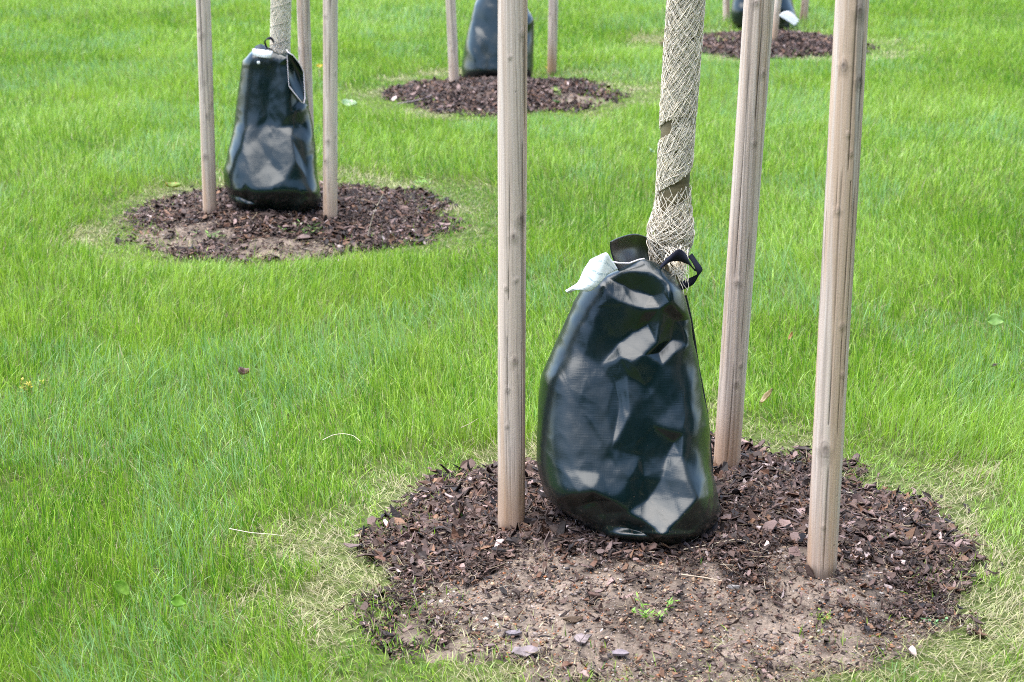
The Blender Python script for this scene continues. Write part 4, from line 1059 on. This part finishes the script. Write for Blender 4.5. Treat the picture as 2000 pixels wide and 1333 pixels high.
        loops = np.concatenate([i, q.ravel(), (i + 2 * k)[::-1]]); sizes = [k] + [4] * len(q) + [k]
        col = np.array(c)[None] * rg.uniform(.35, .72, (3 * k, 1))
        o = link('bark_piece', fast_mesh('bark_piece', V, sizes, loops, col, False), M_CHIP); o.location = (p.x, p.y, p.z + .007)
        o.rotation_euler = (rg.normal(0, .15), rg.normal(0, .15), 0)
        tag(o, label, 'bark', 'larger bark pieces in the nearest bed')
    bark(1028, 1281, .062, .042, (.34, .27, .27), 'largest pale mauve bark flake at the front left of the nearest bed', .2)
    bark(1136, 1257, .045, .035, (.40, .32, .31), 'pale pinkish bark flake in the front centre of the nearest bed', .5)
    bark(1210, 1285, .042, .032, (.33, .27, .29), 'greyish bark flake low in the front centre, right of the pinkish one', 0)
    bark(1005, 1246, .034, .024, (.30, .25, .27), 'small grey bark flake above the largest pale one', .3)
    bark(1118, 1218, .055, .020, (.20, .13, .08), 'curved brown bark strip in the bare soil of the nearest bed', .4)
    bark(1160, 1172, .030, .030, (.15, .08, .06), 'roundish reddish bark piece in the bare soil', 0)
    bark(1783, 1075, .040, .028, (.20, .12, .09), 'upturned brown bark piece at the right of the nearest bed', .9)
    bark(1836, 1078, .050, .017, (.22, .10, .07), 'long reddish bark strip at the right rim of the nearest bed', .3)
    bark(1750, 1092, .035, .024, (.34, .26, .24), 'pale bark piece right of the right front stake', .2)
    bark(1440, 1056, .040, .026, (.10, .07, .06), 'dark bark piece beside the lower right of the nearest bag', .2)
    bark(838, 1030, .055, .022, (.16, .10, .08), 'long brown bark piece at the left of the nearest bed', .1)
    bark(1432, 1157, .026, .010, (.50, .45, .42), 'whitish sliver of bark in the middle of the nearest bed', .1)
    # weeds
    def weed(px, py, n, L, spread, c, label, seed, Wd=.006, bed=True):
        rg = np.random.default_rng(seed); p = GB(px, py) if bed else G(px, py, .0)
        root = thing('weed', p, label, 'weed', 'small weeds')
        Vs = []; Fs = []; Cs = []; off = 0; stems = []
        for k in range(n):
            a = rg.uniform(0, 6.28); le = L * rg.uniform(.6, 1.2)
            base = np.array([rg.normal(0, spread), rg.normal(0, spread) * .8, 0]) + np.array(p)
            tip = base + np.array([math.cos(a) * le * .5, math.sin(a) * le * .5, le * rg.uniform(.5, 1)])
            stems.append(np.stack([np.array(p) - [0, 0, .004], base + [0, 0, .002], (base + tip) / 2 + [0, 0, .004], tip]))
            for q in range(rg.integers(4, 7)):
                f = rg.uniform(.3, 1); o0 = base + (tip - base) * f; b_ = rg.uniform(0, 6.28)
                d = np.array([math.cos(b_), math.sin(b_), rg.uniform(.0, .7)]); s = np.cross(d, [0, 0, 1.]); s /= np.linalg.norm(s); ll = le * .42 * rg.uniform(.6, 1.2); ww = Wd * rg.uniform(.6, 1.2) / 2
                V = np.array([o0, o0 + d * ll * .5 + s * ww, o0 + d * ll, o0 + d * ll * .5 - s * ww]); Vs.append(V); Fs.append([off, off + 1, off + 2, off + 3]); off += 4
                Cs += [np.array(c) * rg.uniform(.75, 1.3)] * 4
        link('foliage', fast_mesh('foliage', np.concatenate(Vs), [4] * len(Fs), np.array(Fs), np.array(Cs)), M_LEAF, root)
        V, s_, F, C = tubes(stems, .0008, 4, [np.array(c) * .7] * len(stems)); link('stem', fast_mesh('stem', V, s_, F, C), M_LEAF, root)
    weed(1262, 1205, 7, .035, .022, (.22, .42, .05), 'sprig of bright green weed in the bare soil in front of the nearest bag', 1)
    weed(1300, 1200, 3, .030, .008, (.22, .42, .06), 'second small sprig of weed in the bare soil, right of the first', 12)
    weed(1607, 1212, 16, .016, .013, (.34, .48, .07), 'low yellow-green weed in front of the right front stake', 2, .004)
    weed(1532, 1018, 6, .014, .007, (.34, .48, .10), 'tiny pale weed on the mulch left of the right front stake', 3, .004)
    weed(1826, 1222, 5, .02, .010, (.20, .42, .16), 'little bluish green weed at the front right of the nearest bed', 4)
    weed(414, 470, 6, .06, .03, (.22, .40, .08), 'weed at the front of the left bed below the leftmost stake', 5, .008)
    weed(600, 465, 8, .07, .03, (.22, .42, .10), 'grassy weed at the front of the left bed, left of the right stake foot', 6, .004)
    weed(1096, 190, 6, .06, .03, (.30, .42, .12), 'loose green weed on the right half of the middle bed', 7, .01)
    weed(1418, 88, 8, .07, .04, (.30, .40, .08), 'low weed at the front left of the farthest bed', 8, .01)
    weed(820, 376, 6, .08, .03, (.24, .44, .05), 'leafy weed in the grass at the right rim of the left bed', 9, .014, False)
    weed(68, 765, 8, .05, .03, (.60, .50, .06), 'tiny yellow flowering weed in the lawn at the left edge', 10, .006, False)

def build_unseen_trees():  # out of view behind the camera, added to give the bags dark reflections
    rng = np.random.default_rng(77)
    C = []
    for k in range(26):
        a = math.radians(-100 + k * 8) - math.pi / 2; tall = k * 8 - 100 > -30; d = 21 + rng.uniform(-2, 3); h = (rng.uniform(11.5, 14) if k * 8 < 84 else rng.uniform(16, 19)) if tall else rng.uniform(5.5, 7)
        n = 6500 if tall else 2200; u = rng.normal(0, 1, (n, 3)); u /= np.linalg.norm(u, axis=1)[:, None]
        u = u * (rng.uniform(.35, 1, n)[:, None]) ** .5 * np.array([3.0 if tall else 2.4, 3.0 if tall else 2.4, h * .5]) * (1 + .25 * rng.normal(0, 1, n)[:, None] * .4)
        C.append(u + np.array([math.cos(a) * d, math.sin(a) * d, h * .52]))
    C = np.concatenate(C); n = len(C)
    A = rng.normal(0, 1, (n, 3)); A /= np.linalg.norm(A, axis=1)[:, None]; B = np.cross(A, rng.normal(0, 1, (n, 3))); B /= np.linalg.norm(B, axis=1)[:, None]
    s = rng.uniform(.15, .36, n)[:, None]
    V = np.stack([C - A * s, C - B * s * .6, C + A * s, C + B * s * .6], 1)
    col = np.array([.028, .05, .018])[None] * rng.uniform(.5, 1.5, n)[:, None]
    me = fast_mesh('unseen_trees', V.reshape(-1, 3), np.full(n, 4), np.arange(4 * n), np.repeat(col, 4, 0))
    tag(link('unseen_trees', me, M_LEAF), 'unseen dark belt of leafy trees added behind the camera for the glossy bags to mirror', 'trees', kind='stuff')
build_ground()
build_unseen_trees()
build_beds()
build_grass()
build_stakes()
build_near_bag()
build_left_bag()
build_mid_bag()
build_far_bag()
build_trees()
build_small()
